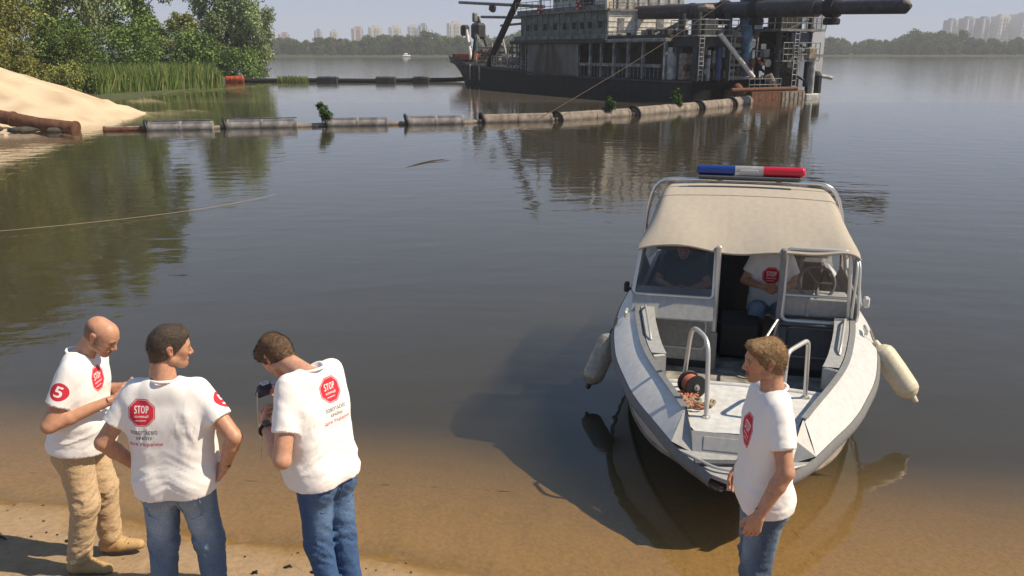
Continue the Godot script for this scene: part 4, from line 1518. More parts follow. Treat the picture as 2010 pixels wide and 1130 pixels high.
func tree(called: String, label: String, at: Vector3, tall: float, wide: float, base: float, n_clumps: int, count: int, leaf: float, tints: Array, seed_: int, droop := 0.0, group := "", shape := 0.5, cat := "tree") -> Node3D:
	rng.seed = seed_
	at.y = max(height(at.x, at.z), -0.1) - 0.1
	var t := thing(called, label, cat, at, 0.0, group)
	var clumps := []
	var bark := G.new()
	var lean := Vector3(rng.randf_range(-0.5, 0.5), 0, rng.randf_range(-0.5, 0.5))
	var trunk := [Vector3.ZERO, lean * 0.3 + Vector3(0, tall * 0.25, 0), lean + Vector3(0, tall * 0.55, 0), lean * 1.4 + Vector3(0, tall * 0.85, 0)]
	if cat == "tree": bark.tube(trunk, [0.035 * tall * 0.5 + 0.06, 0.012 * tall + 0.05, 0.008 * tall + 0.03, 0.03], 7)
	for i in n_clumps:
		var k := (i + 0.5) / n_clumps
		var y := lerpf(base, tall * 0.93, pow(k, 0.85))
		var f: float = sqrt(max(0.05, 1.0 - pow(absf((y - base) / (tall - base) - shape) / max(shape, 1.0 - shape), 2.2)))
		var ang := i * 2.4 + rng.randf_range(-0.5, 0.5)
		var rad := wide * f * rng.randf_range(0.35, 0.8)
		var c := Vector3(cos(ang) * rad, y, sin(ang) * rad) + lean * (y / tall)
		var s := wide * rng.randf_range(0.28, 0.46) * (0.65 + 0.35 * f)
		clumps.append([c, Vector3(s, s * rng.randf_range(0.7, 1.0) * (1.0 + droop * 0.7), s)])
		if i % 2 == 0 and cat == "tree":
			var o: Vector3 = Vector3(0, y * 0.55, 0) + lean * (y * 0.55 / tall)
			bark.tube([o, o.lerp(c, 0.5) + Vector3(0, 0.3, 0), c], [0.06 + tall * 0.004, 0.05, 0.02], 5)
	put(leaves(clumps, int(count * 1.6), leaf * 0.7, tints, droop), "crown" if cat == "tree" else "foliage", M.leaf, t)
	if bark.v.size(): put(bark, "trunk", M.bark, t)
	return t


func banks() -> void:
	var willow := [Color(0.243, 0.274, 0.083), Color(0.192, 0.23, 0.071), Color(0.307, 0.312, 0.102), Color(0.153, 0.192, 0.071)]
	var dark := [Color(0.118, 0.194, 0.056), Color(0.151, 0.235, 0.069), Color(0.101, 0.16, 0.056), Color(0.194, 0.252, 0.086)]
	var grey := [Color(0.278, 0.336, 0.185), Color(0.201, 0.26, 0.126), Color(0.352, 0.411, 0.235), Color(0.16, 0.219, 0.092)]
	var olive := [Color(0.207, 0.212, 0.059), Color(0.157, 0.177, 0.049), Color(0.256, 0.236, 0.084), Color(0.113, 0.138, 0.039)]
	var g1 := "trees on the wooded left bank"
	# near left: big olive willow whose crown reaches over the sand
	tree("willow_tree", "tall olive willow above the sand hill, nearest of the bank's trees", Vector3(-36.5, 0, -58), 17.0, 5.2, 1.2, 34, 15000, 0.2, olive, 11, 0.5, g1)
	tree("willow_tree", "broad yellow green willow standing behind the olive one", Vector3(-39.5, 0, -66), 18.0, 6.0, 2.0, 34, 13000, 0.23, willow, 12, 0.6, g1)
	tree("willow_tree", "grey green hanging willow beside the dark gap in the trees", Vector3(-35.5, 0, -74), 18.0, 4.2, 3.5, 28, 11000, 0.23, grey, 13, 0.9, g1)
	tree("poplar_tree", "dark green poplar on the edge of the sky gap", Vector3(-36.2, 0, -84), 17.0, 3.9, 3.0, 30, 11000, 0.25, dark, 14, 0.3, g1)
	tree("poplar_tree", "shaded dark tree far back between the two willows", Vector3(-44.5, 0, -86), 18.0, 6.0, 2.0, 28, 9000, 0.28, dark, 15, 0.2, g1)
	tree("willow_tree", "big rounded grey green willow at the tip of the bank", Vector3(-35.8, 0, -110), 13.6, 4.6, 1.4, 36, 15000, 0.27, grey, 16, 0.4, g1, 0.55)
	tree("willow_tree", "smaller grey willow leaning out over the water, lowest at the bank's tip", Vector3(-32.0, 0, -109), 9.0, 3.2, 0.8, 24, 8000, 0.25, grey, 17, 0.5, g1, 0.6)
	tree("alder_tree", "small dark alder under the sky gap", Vector3(-43.0, 0, -104), 6.4, 2.8, 0.8, 18, 5000, 0.25, dark, 18, 0.1, g1)
	tree("alder_tree", "small mid green alder next to the rounded willow", Vector3(-40.2, 0, -106), 7.4, 2.6, 0.8, 18, 5000, 0.25, willow, 19, 0.1, g1)
	# bushes along the sand and the reeds
	var g2 := "bushes along the wooded left bank"
	tree("willow_bush", "bright green bush where the sand spit meets the reeds", Vector3(-32.0, 0, -62.5), 4.0, 2.2, 0.2, 18, 7500, 0.14, [Color(0.105, 0.158, 0.045), Color(0.15, 0.188, 0.06), Color(0.083, 0.12, 0.038)], 21, 0.5, g2, 0.35, "bush")
	tree("willow_bush", "olive bush on the crest of the sand hill", Vector3(-34.6, 0, -57), 5.0, 3.0, 0.3, 20, 8500, 0.16, olive, 22, 0.4, g2, 0.4, "bush")
	tree("willow_bush", "low yellowish bush at the foot of the tall olive willow", Vector3(-38.2, 0, -56.5), 6.0, 3.2, 0.5, 18, 7000, 0.17, willow, 23, 0.4, g2, 0.4, "bush")
	tree("willow_bush", "olive bush hanging over the upper edge of the sand hill", Vector3(-33.2, 0, -54.5), 4.2, 2.2, 0.2, 16, 6500, 0.15, olive, 31, 0.5, g2, 0.35, "bush")
	tree("willow_bush", "green bush low on the sand, just left of the bright one", Vector3(-30.6, 0, -58.5), 2.6, 1.7, 0.1, 14, 5500, 0.13, willow, 32, 0.5, g2, 0.35, "bush")
	tree("willow_bush", "small bush halfway down the sand hill's far edge", Vector3(-31.6, 0, -56.0), 3.0, 1.8, 0.1, 14, 5500, 0.13, olive, 33, 0.5, g2, 0.35, "bush")
	tree("dark_bush", "dark bush behind the middle of the reeds", Vector3(-34.5, 0, -77), 4.6, 3.4, 0.3, 18, 6000, 0.2, dark, 24, 0.2, g2, 0.35, "bush")
	tree("dark_bush", "dark bush behind the near end of the reeds", Vector3(-35.5, 0, -69), 4.8, 3.2, 0.3, 18, 6000, 0.2, dark, 25, 0.2, g2, 0.35, "bush")
	tree("dark_bush", "dark bush between the reeds and the rounded willow", Vector3(-34.5, 0, -94), 4.4, 3.6, 0.3, 18, 6000, 0.24, dark, 26, 0.2, g2, 0.35, "bush")
	tree("dark_bush", "low dark bush at the water's edge below the leaning willow", Vector3(-32.6, 0, -104), 3.4, 3.4, 0.1, 16, 5000, 0.24, dark, 27, 0.2, g2, 0.35, "bush")
	tree("dark_bush", "dark bush under the rounded willow's trunk", Vector3(-37.0, 0, -106), 3.6, 3.6, 0.1, 16, 5000, 0.24, dark, 28, 0.2, g2, 0.35, "bush")
	# reeds in the shallows: stuff
	rng.seed = 31
	var g := G.new()
	for i in 8500:
		var k := rng.randf()
		var z := lerpf(-62.5, -86.0, k)
		var x := lerpf(-29.9, -28.6, k) - pow(rng.randf(), 1.3) * lerpf(2.5, 5.0, k)
		reed(g, Vector3(x, 0, z), rng.randf_range(1.35, 2.75) * (1.0 - 0.25 * smoothstep(0.86, 1.0, k)))
	tag(put(g, "reed_bed", M.leaf), "belt of tall green reeds between the sand spit and the willows", "reeds", "", "stuff")
	g = G.new()
	for i in 800:
		reed(g, Vector3(lerpf(-25.8, -22.5, rng.randf()), 0, -94.5 - rng.randf() * 1.6), rng.randf_range(0.4, 1.0))
	tag(put(g, "reed_patch", M.leaf), "small patch of green reeds beside the far pipeline", "reeds", "", "stuff")
	# floating weed and duckweed rafts before the reeds
	g = G.new()
	for i in 420:
		var k := rng.randf()
		var c := Vector3(lerpf(-27.6, -24.8, k) + rng.randfn() * 0.7, 0.012, lerpf(-68.0, -90.0, k) + rng.randfn() * 1.5)
		var r := rng.randf_range(0.08, 0.3)
		g.col = Color(0.12, 0.14, 0.05) * rng.randf_range(0.8, 1.5)
		for s in 6:
			g.flat(c, c + Vector3(cos(TAU * s / 6), 0, -sin(TAU * s / 6)) * r, c + Vector3(cos(TAU * (s + 1) / 6), 0, -sin(TAU * (s + 1) / 6)) * r)
	tag(put(g, "floating_weed", M.leaf), "", "", "", "stuff")
	# dry grass tufts and stones on the sand
	g = G.new()
	for i in 160:
		var x := rng.randf_range(-34, -24.5)
		var z := rng.randf_range(-60, -52)
		var y := height(x, z)
		if y < 0.3: continue
		g.col = Color(0.16, 0.14, 0.06) * rng.randf_range(0.6, 1.2)
		for k in 7:
			var p := Vector3(x + rng.randfn() * 0.15, y, z + rng.randfn() * 0.15)
			var d := Vector3(rng.randfn() * 0.12, rng.randf_range(0.15, 0.45), rng.randfn() * 0.12)
			g.flat(p, p + Vector3(0.04, 0, 0), p + d)
	tag(put(g, "sand_grass", M.leaf), "", "", "", "stuff")


func reed(g: G, p: Vector3, h: float) -> void:
	var lean := Vector3(rng.randfn() * 0.1, 1, rng.randfn() * 0.1) * h
	var w := rng.randf_range(0.014, 0.034)
	var a := rng.randf() * TAU
	var s := Vector3(cos(a), 0, sin(a)) * w
	g.col = [Color(0.12, 0.19, 0.05), Color(0.16, 0.23, 0.06), Color(0.2, 0.23, 0.09), Color(0.1, 0.16, 0.045)][rng.randi() % 4] * rng.randf_range(0.8, 1.2)
	if rng.randf() < 0.06: g.col = Color(0.34, 0.29, 0.14)
	p.y = -0.1
	var bend := Vector3(rng.randfn(), -0.15, rng.randfn()) * 0.12 * h
	var m := p + lean * 0.6
	g.quad(p - s, p + s, m + s, m - s)
	g.flat(m - s, m + s, p + lean + bend)


# ---------------------------------------------------------------- pipelines
func float_segment(t: Node, a: Vector3, b: Vector3, r: float, m: Material, top: Material) -> void:
	var g := G.new()
	g.lathe(a, b, [[0, 0.0], [0, r * 0.9], [0.015, r], [0.985, r], [1, r * 0.9], [1, 0.0]], 16)
	put(g, "shell", m, t)
	g = G.new()
	var d := (b - a).normalized()
	var side := d.cross(Vector3.UP).normalized()
	g.surf(func(x: float, v: float) -> Vector3:
		var ang := lerpf(-0.75, 0.75, v)
		return a.lerp(b, lerpf(0.01, 0.99, x)) + (Vector3.UP * cos(ang) + side * sin(ang)) * (r + 0.012), 10, 6, false)
	put(g, "walkway", top, t)
	for k in [0.02, 0.5, 0.98]:
		g = G.new()
		var p := a.lerp(b, k)
		g.tube([p - d * 0.05, p + d * 0.05], r + 0.025, 16)
		put(g, "hoop", m, t)


func pipeline() -> void:
	var list := [
		["low rusty float nearest the sand, almost awash", -17.6, -36.75, -15.95, -37.2, 0.14, "rust"],
		["long grey float right of the awash rusty one, flat dark top", -15.85, -37.2, -13.2, -37.75, 0.27, "float_grey"],
		["grey float with a low hoop frame, left of the bushy shrub", -12.75, -38.2, -9.75, -38.8, 0.29, "float_grey"],
		["grey float with a green shrub growing at its left end", -8.5, -39.4, -5.8, -39.9, 0.28, "float_grey"],
		["grey float with black collar, midway along the pipeline", -4.9, -40.15, -2.3, -40.7, 0.3, "float_grey"],
		["pale float just left of the slanting mooring wire", -1.4, -41.3, 1.95, -42.4, 0.3, "pale_rust"],
		["pale float with a green shrub growing at its right end", 2.3, -42.65, 6.2, -45.9, 0.3, "pale_rust"],
		["pale float with black curved collar and a shrub on its middle", 6.6, -46.2, 10.8, -50.9, 0.33, "pale_rust"],
		["pale rusty float next to last before the dredger's stern", 11.15, -51.2, 13.6, -54.2, 0.35, "pale_rust"],
		["short pale float joined to the dredger's rusty stern elbow", 13.9, -54.6, 15.6, -57.0, 0.38, "pale_rust"]]
	var last := Vector3.ZERO
	for i in list.size():
		var q: Array = list[i]
		var a := Vector3(q[1], 0.0, q[2])
		var b := Vector3(q[3], 0.0, q[4])
		var y: float = q[5] * 0.25
		var t := thing("pipeline_float", q[0], "pipeline float", a, 0.0, "floats of the dredging pipeline")
		float_segment(t, Vector3(0, y, 0), b - a + Vector3(0, y, 0), q[5], M[q[6]], M.float_top if q[6] == "float_grey" else M.pale_rust)
		# black rubber collar hooking over the near end
		if i > 0:
			var g := G.new()
			var d := (b - a).normalized()
			var s := d.cross(Vector3.UP)
			var pts := []
			for k in 9:
				var ang := lerpf(-1.9, 1.9, k / 8.0)
				pts.append(Vector3(0, y, 0) - d * (0.02 + 0.1 * cos(ang)) + (Vector3.UP * cos(ang) + s * sin(ang)) * (q[5] + 0.05))
			g.tube(pts, 0.075, 8)
			put(g, "collar", M.black, t)
			g = G.new()
			var gap := a - last
			g.tube([-gap - d * 0.1 + Vector3(0, y * 0.4, 0), d * 0.1 + Vector3(0, y * 0.4, 0)], 0.12, 10)
			put(g, "coupling", M.pale_rust, t)
		if i == 2 or i == 1:
			var g := G.new()
			var d := (b - a) * 0.995
			g.tube([Vector3(0, 0.2, 0) + d, Vector3(0, q[5] + 0.13, 0) + d, Vector3(0, q[5] + 0.11, 0) + d * 0.08, Vector3(0, 0.2, 0) + d * 0.08], 0.025, 6)
			put(g, "hoop_frame", M.float_top, t)
		last = b
	# shrubs rooted on the floats
	var green := [Color(0.04, 0.085, 0.025), Color(0.06, 0.12, 0.03), Color(0.08, 0.14, 0.04)]
	for q in [[-8.72, -39.35, 0.75, "round bushy shrub growing in the joint of the grey floats"], [5.0, -44.75, 0.72, "leafy shrub growing by the foot of the mooring wire"], [9.4, -49.2, 1.0, "tall sparse shrub growing on the last long pale float"]]:
		rng.seed = int(q[2] * 1000)
		var t := thing("float_shrub", q[3], "shrub", Vector3(q[0], 0.3, q[1]), 0.0, "shrubs growing on the pipeline")
		var hh: float = q[2]
		var clumps := []
		for k in 7: clumps.append([Vector3(rng.randfn() * 0.13, 0.12 + hh * k / 8.0, rng.randfn() * 0.13), Vector3(0.2, 0.2, 0.2) * (1.2 - 0.07 * k)])
		put(leaves(clumps, 900, 0.075, green, 0.0), "foliage", M.leaf, t)
		var g := G.new()
		for k in 4: g.tube([Vector3(rng.randfn() * 0.03, -0.3, 0), Vector3(rng.randfn() * 0.1, hh * 0.8, rng.randfn() * 0.1)], 0.012, 5)
		put(g, "stem", M.bark, t)
	# rusty shore pipe lying along the sand
	var sp := thing("shore_pipe", "thick rusty brown pipe lying along the foot of the sand hill", "pipe", Vector3(-20.5, 0, -36.6))
	var g := G.new()
	g.tube([Vector3(-8.5, 1.15, -1.6), Vector3(-4.2, 0.85, -0.9), Vector3(-1.8, 0.62, -0.4), Vector3(0.2, 0.3, 0.0), Vector3(1.85, 0.12, 0.1)], 0.29, 14)
	put(g, "tube", M.rust, sp)
	for q in [[-4.2, 0.85, -0.9], [-1.0, 0.5, -0.24], [1.8, 0.12, 0.1]]:
		g = G.new()
		var d := Vector3(-2.0, 0.3, -0.3).normalized()
		g.tube([Vector3(q[0], q[1], q[2]) - d * 0.06, Vector3(q[0], q[1], q[2]) + d * 0.06], 0.33, 14)
		put(g, "flange", M.rust, sp)
	rng.seed = 44
	var rocks := ["long flat grey rock under the rusty pipe", "dark rounded rock at the water below the rusty pipe", "small pale rock beside the rusty pipe's flange", "brown angular rock left of the long flat one", "little rock farthest left under the rusty pipe"]
	var rp := [Vector3(-20.7, 0.1, -36.0), Vector3(-21.9, 0.15, -36.1), Vector3(-19.5, 0.05, -36.3), Vector3(-22.6, 0.3, -35.9), Vector3(-23.4, 0.4, -36.2)]
	for i in 5:
		var t := thing("rock", rocks[i], "rock", rp[i], rng.randf() * 0.6, "rocks at the foot of the sand")
		g = G.new()
		var sx := rng.randf_range(0.22, 0.4) * (1.4 if i == 0 else 0.8)
		g.surf(func(a: float, b: float) -> Vector3:
			var th := a * TAU
			var ph := (b - 0.5) * PI
			var r := 1.0 + 0.25 * sin(th * 3.0 + i) * cos(ph) + 0.12 * sin(th * 5.0 + ph * 4.0 + i) * cos(ph)
			return Vector3(sx * r * cos(ph) * cos(th), 0.15 * r * sin(ph), -0.3 * r * cos(ph) * sin(th)), 14, 9)
		put(g, "stone", M.rock, t)
	# second pipeline, far out
	var far := [["dark square float on the far pipeline, nearest the reed patch", -21.6, -19.3], ["dark square float midway along the far pipeline", -15.1, -12.9], ["dark square float of the far pipeline closest to the dredger's bow", -11.0, -9.2]]
	var fp := thing("far_pipe", "thin dark pipe floating from the wooded bank to the dredger's bow", "pipe", Vector3(-24, 0.1, -96.4))
	g = G.new()
	g.tube([Vector3(-6.0, 0.1, 0.9), Vector3(2, 0.12, 0.1), Vector3(9, 0.05, 0), Vector3(13, 0.12, -0.2), Vector3(17.5, 0.15, -0.5), Vector3(20, 0.3, -2)], 0.24, 8)
	put(g, "tube", M.ship_black, fp)
	for q in far:
		var t := thing("far_float", q[0], "pipeline float", Vector3((q[1] + q[2]) / 2, 0.2, -96.2), 0.0, "floats of the far pipeline")
		g = G.new()
		g.box(Vector3.ZERO, Vector3(q[2] - q[1], 0.75, 1.2), Basis(), 0.1)
		put(g, "tank", M.ship_dark, t)
		g = G.new()
		g.box(Vector3(0, 0.42, 0), Vector3(q[2] - q[1] - 0.2, 0.06, 1.0))
		put(g, "walkway", M.ship_grey, t)
	var bl := thing("orange_barrel", "orange barrel float moored under the rounded willow", "barrel", Vector3(-30.5, 0.3, -95.4))
	g = G.new()
	g.lathe(Vector3(-1.0, 0, 0), Vector3(1.0, 0, 0), [[0, 0], [0, 0.36], [0.03, 0.4], [0.33, 0.4], [0.34, 0.43], [0.36, 0.43], [0.37, 0.4], [0.63, 0.4], [0.64, 0.43], [0.66, 0.43], [0.67, 0.4], [0.97, 0.4], [1, 0.36], [1, 0]], 16)
	put(g, "drum", M.orange, bl)
	for s in [-1.02, 1.02]:
		g = G.new()
		g.tube([Vector3(s, -0.2, 0), Vector3(s, 0.42, 0)], 0.05, 6)
		put(g, "bracket", M.rust, bl)


# ---------------------------------------------------------------- the other side of the river
func far_shore() -> void:
	rng.seed = 61
	var tints := [Color(0.075, 0.112, 0.038), Color(0.098, 0.143, 0.045), Color(0.128, 0.165, 0.06), Color(0.068, 0.098, 0.038)]
	var kinds := []
	for k in 4:
		var clumps := []
		for i in 9 + k:
			var y := lerpf(1.5, 11.5, i / (9.0 + k))
			var f := sqrt(maxf(0.08, 1.0 - pow(absf(y / 13.0 - 0.45) / 0.6, 2.0)))
			var a := i * 2.4 + k
			clumps.append([Vector3(cos(a) * 3.2 * f * rng.randf(), y, sin(a) * 3.2 * f * rng.randf()), Vector3(2.9, 2.5, 2.9) * rng.randf_range(0.7, 1.15)])
		var g := leaves(clumps, 1500, 0.75, tints, 0.1, 1.4)
		g.col = Color(0.08, 0.07, 0.05)
		g.tube([Vector3.ZERO, Vector3(0, 7, 0)], [0.3, 0.12], 5)
		kinds.append(g.mesh())
	# two woods, each read as one mass: forest left of the dredger and right of it
	for side in [["far_forest_left", -215.0, 22.0, -572.0, 0.95], ["far_forest_right", 62.0, 420.0, -652.0, 1.35]]:
		var holder := Node3D.new()
		holder.name = numbered("far_forest")
		add_child(holder)
		tag(holder, "hazy green wood along the far bank, %s" % ("between the willows and the dredger's bow" if side[1] < 0 else "beyond the dredger's stern"), "wood", "", "stuff")
		var per := [[], [], [], []]
		var count := int((side[2] - side[1]) / 0.9)
		for i in count:
			var x := lerpf(side[1], side[2], rng.randf())
			var z: float = side[3] - pow(rng.randf(), 1.4) * 40.0
			var profile := 0.78 + 0.22 * sin(x * 0.06 + 1.0) + 0.1 * sin(x * 0.21)
			if side[1] < 0: profile = 0.72 + 0.33 * smoothstep(-175.0, -60.0, x) + 0.1 * sin(x * 0.19) + 0.08 * sin(x * 0.071)
			var s: float = side[4] * profile * rng.randf_range(0.75, 1.15)
			if z > side[3] - 5.0: s *= 0.55
			var b := Basis(Vector3.UP, rng.randf() * TAU).scaled(Vector3(s * rng.randf_range(0.85, 1.2), s, s * rng.randf_range(0.85, 1.2)))
			per[rng.randi() % 4].append([Transform3D(b, Vector3(x, 1.0, z)), Color(1, 1, 1) * rng.randf_range(0.75, 1.3)])
		for k in 4:
			var mm := MultiMesh.new()
			mm.transform_format = MultiMesh.TRANSFORM_3D
			mm.use_colors = true
			mm.mesh = kinds[k]
			mm.instance_count = per[k].size()
			for i in per[k].size():
				mm.set_instance_transform(i, per[k][i][0])
				mm.set_instance_color(i, per[k][i][1])
			var o := MultiMeshInstance3D.new()
			o.multimesh = mm
			o.material_override = M.leaf
			o.name = "tree_mass" if k == 0 else "tree_mass_%03d" % k
			holder.add_child(o, true)
			o.set_meta("kind", "stuff")
	# towers of the town behind: px -> metres at 1500 m
	var white := Color(0.6, 0.58, 0.55)
	var rose := Color(0.45, 0.27, 0.25)
	var cream := Color(0.62, 0.57, 0.45)
	var blue := Color(0.22, 0.27, 0.36)
	var list := [
		[-400, 18, 33, rose, "rose tower with stepped crown, leftmost of the far town"], [-340, 11, 39, blue, "slim blue grey tower right of the rose tower"],
		[-312, 12, 38, white, "slim white tower beside the blue grey one"], [-271, 18, 43, rose, "rose and white tower in the middle of the far town"],
		[-240, 20, 45, cream, "cream tower right of the rose and white tower"], [-205, 19, 45, cream, "cream tower with a dark side wall, second of its pair"],
		[-174, 15, 47, white, "white tower before the dredger's bow"], [-156, 13, 49, blue, "grey tower leaning close on the white one"],
		[-101, 22, 52, cream, "cream tower seen over the dredger's bow"],
		[766, 18, 66, blue, "grey tower with a low wing, beyond the dredger's spud point"], [794, 20, 70, blue, "broad grey tower, second beyond the dredger's stern"],
		[822, 20, 70, blue, "grey tower with a sloping top, third beyond the stern"], [852, 24, 74, white, "pale tower half hidden by the right wood"], [893, 36, 78, white, "widest pale block at the end of the right wood"]]
	for q in list:
		var t := thing("tower_block", q[4], "tower block", Vector3(q[0] * 0.975, 1.5, -1500), 0.35, "tower blocks of the far town")
		var w: float = q[1]
		var h: float = q[2] * (0.8 if q[0] > 0 else 0.92)
		var g := G.new()
		g.col = q[3]
		g.box(Vector3(0, h / 2, 0), Vector3(w, h, w * 0.8))
		put(g, "wall", M.far_wall, t)
		g = G.new()
		g.col = q[3] * 0.8
		g.box(Vector3(w * 0.08, h + 1.5, 0), Vector3(w * 0.5, 3.4, w * 0.4))
		put(g, "roof_house", M.far_wall, t)
		for k in 3:
			g = G.new()
			g.col = [white, q[3] * 0.6, white][k]
			g.box(Vector3((k - 1) * w * 0.3, h * 0.5, w * 0.4 + 0.4), Vector3(w * 0.16, h * 0.94, 0.8))
			put(g, "balcony_stack", M.far_wall, t)
		for k in int(h / 6.0):
			g = G.new()
			g.col = Color(0.1, 0.12, 0.15)
			g.box(Vector3(0, 4.0 + k * 6.0, w * 0.4 + 0.05), Vector3(w * 0.92, 1.6, 0.3))
			put(g, "window_band", M.far_wall, t)
	# arched white roof and a pale boathouse
	var ar := thing("arched_hall", "white arched roof beyond the tip of the wooded bank", "hall", Vector3(-420, 1.5, -1500), 0.2)
	var g := G.new()
	g.col = Color(0.75, 0.75, 0.76)
	var pts := []
	for k in 13: pts.append(Vector3(lerpf(-24, 24, k / 12.0), 18.0 + 12.0 * sin(PI * k / 12.0), 0))
	g.tube(pts, 1.6, 6)
	put(g, "arch", M.far_wall, ar)
	g = G.new()
	g.col = Color(0.6, 0.6, 0.62)
	g.box(Vector3(0, 9, 0), Vector3(46, 18, 20))
	put(g, "wall", M.far_wall, ar)
	var bh := thing("boathouse", "pale boathouse with lilac roof on the far bank right of the dredger", "house", Vector3(222, 1.2, -645), 0.1)
	g = G.new()
	g.col = Color(0.7, 0.68, 0.66)
	g.box(Vector3(0, 12, 0), Vector3(13, 24, 8))
	put(g, "wall", M.far_wall, bh)
	g = G.new()
	g.col = Color(0.5, 0.45, 0.5)
	g.prism([Vector2(-8, 0), Vector2(8, 0), Vector2(6, 5.5), Vector2(-6, 5.5)], Vector3(0, 24, -5), Vector3.RIGHT, Vector3.UP, Vector3(0, 0, 10))
	put(g, "roof", M.far_wall, bh)
	var mb := thing("motor_boat", "tiny white motor boat at the foot of the far wood", "boat", Vector3(-66, 0.2, -545))
	g = G.new()
	g.col = Color(0.8, 0.8, 0.8)
	g.box(Vector3(0, 0.5, 0), Vector3(5, 1.0, 2.0), Basis(), 0.4)
	put(g, "hull", M.far_wall, mb)
	g = G.new()
	g.col = Color(0.75, 0.75, 0.78)
	g.box(Vector3(-0.4, 1.5, 0), Vector3(2.2, 1.2, 1.5), Basis(), 0.3)
	put(g, "cabin", M.far_wall, mb)


# ---------------------------------------------------------------- people
# lettering, drawn into the shirts' print from the font's own outlines
func letters(im: Image, text: String, at: Vector2, tall: float, col: Color, wide := 0.0) -> void:
	var f := SystemFont.new()
	f.font_names = PackedStringArray(["Droid Sans"])
	f.font_weight = 700
	var tm := TextMesh.new()
	tm.font = f
	tm.text = text
	tm.font_size = 64
	tm.pixel_size = 0.01
	tm.depth = 0.0
	var arr := tm.surface_get_arrays(0) if tm.get_surface_count() else []
	if arr.is_empty(): return
	var v: PackedVector3Array = arr[Mesh.ARRAY_VERTEX]
	var ix: PackedInt32Array = arr[Mesh.ARRAY_INDEX] if arr[Mesh.ARRAY_INDEX] != null else PackedInt32Array(range(v.size()))
	var lo := Vector2(1e9, 1e9)
	var hi := -lo
	for p in v:
		lo = lo.min(Vector2(p.x, p.y))
		hi = hi.max(Vector2(p.x, p.y))
	var sy := tall / (hi.y - lo.y)
	var sx := sy if wide <= 0.0 else wide / (hi.x - lo.x)
	var mid := (lo + hi) / 2.0
	for t in range(0, ix.size(), 3):
		var q := []
		for k in 3:
			var p := v[ix[t + k]]
			q.append(at + Vector2((p.x - mid.x) * sx, -(p.y - mid.y) * sy))
		poly_fill(im, q, col)


func poly_fill(im: Image, q: Array, col: Color) -> void:
	var lo := Vector2(1e9, 1e9)
	var hi := -lo
	for p in q:
		lo = lo.min(p)
		hi = hi.max(p)
	for y in range(maxi(0, int(lo.y)), mini(im.get_height() - 1, int(hi.y) + 1) + 1):
		for x in range(maxi(0, int(lo.x)), mini(im.get_width() - 1, int(hi.x) + 1) + 1):
			var c := Vector2(x + 0.5, y + 0.5)
			var pos := true
			var neg := true
			for k in q.size():
				var a: Vector2 = q[k]
				var b: Vector2 = q[(k + 1) % q.size()]
				var s := (b - a).cross(c - a)
				if s < -0.01: pos = false
				if s > 0.01: neg = false
			if pos or neg: im.set_pixel(x, y, col)


func octagon(im: Image, at: Vector2, r: float, col: Color) -> void:
	var q := []
	for k in 8: q.append(at + Vector2(cos(TAU * (k + 0.5) / 8), sin(TAU * (k + 0.5) / 8)) * r)
	poly_fill(im, q, col)


func print_image() -> ImageTexture:
	var w := lin(0.8, 0.79, 0.79)
	var red := lin(0.56, 0.025, 0.05)
	var ink := lin(0.05, 0.05, 0.06)
	var im := Image.create_empty(1024, 512, false, Image.FORMAT_RGB8)
	im.fill(w)
	for q in [[Vector2(256, 150), 108.0], [Vector2(640, 128), 100.0]]:
		var c: Vector2 = q[0]
		var r: float = q[1]
		octagon(im, c, r, red)
		octagon(im, c, r * 0.93, w)
		octagon(im, c, r * 0.9, red)
		letters(im, "STOP", c - Vector2(0, r * 0.22), r * 0.52, w, r * 0.98)
		letters(im, "КОРУПЦІЇ", c + Vector2(0, r * 0.25), r * 0.2, w, r * 0.95)
		poly_fill(im, [c + Vector2(-r * 0.45, r * 0.5), c + Vector2(r * 0.3, r * 0.5), c + Vector2(r * 0.3, r * 0.55), c + Vector2(-r * 0.45, r * 0.55)], w)
	letters(im, "ПОВЕРТАЄМО", Vector2(262, 300), 31, ink, 205)
	letters(im, "КРАЇНУ", Vector2(262, 343), 31, ink, 120)
	letters(im, "для України", Vector2(262, 397), 38, lin(0.5, 0.04, 0.07), 262)
	var c := Vector2(896, 128)
	var ring := []
	for k in 40: ring.append(c + Vector2(cos(TAU * k / 40), sin(TAU * k / 40)) * 108)
	poly_fill(im, ring, red)
	letters(im, "5", c, 130, w, 92)
	return ImageTexture.create_from_image(im)


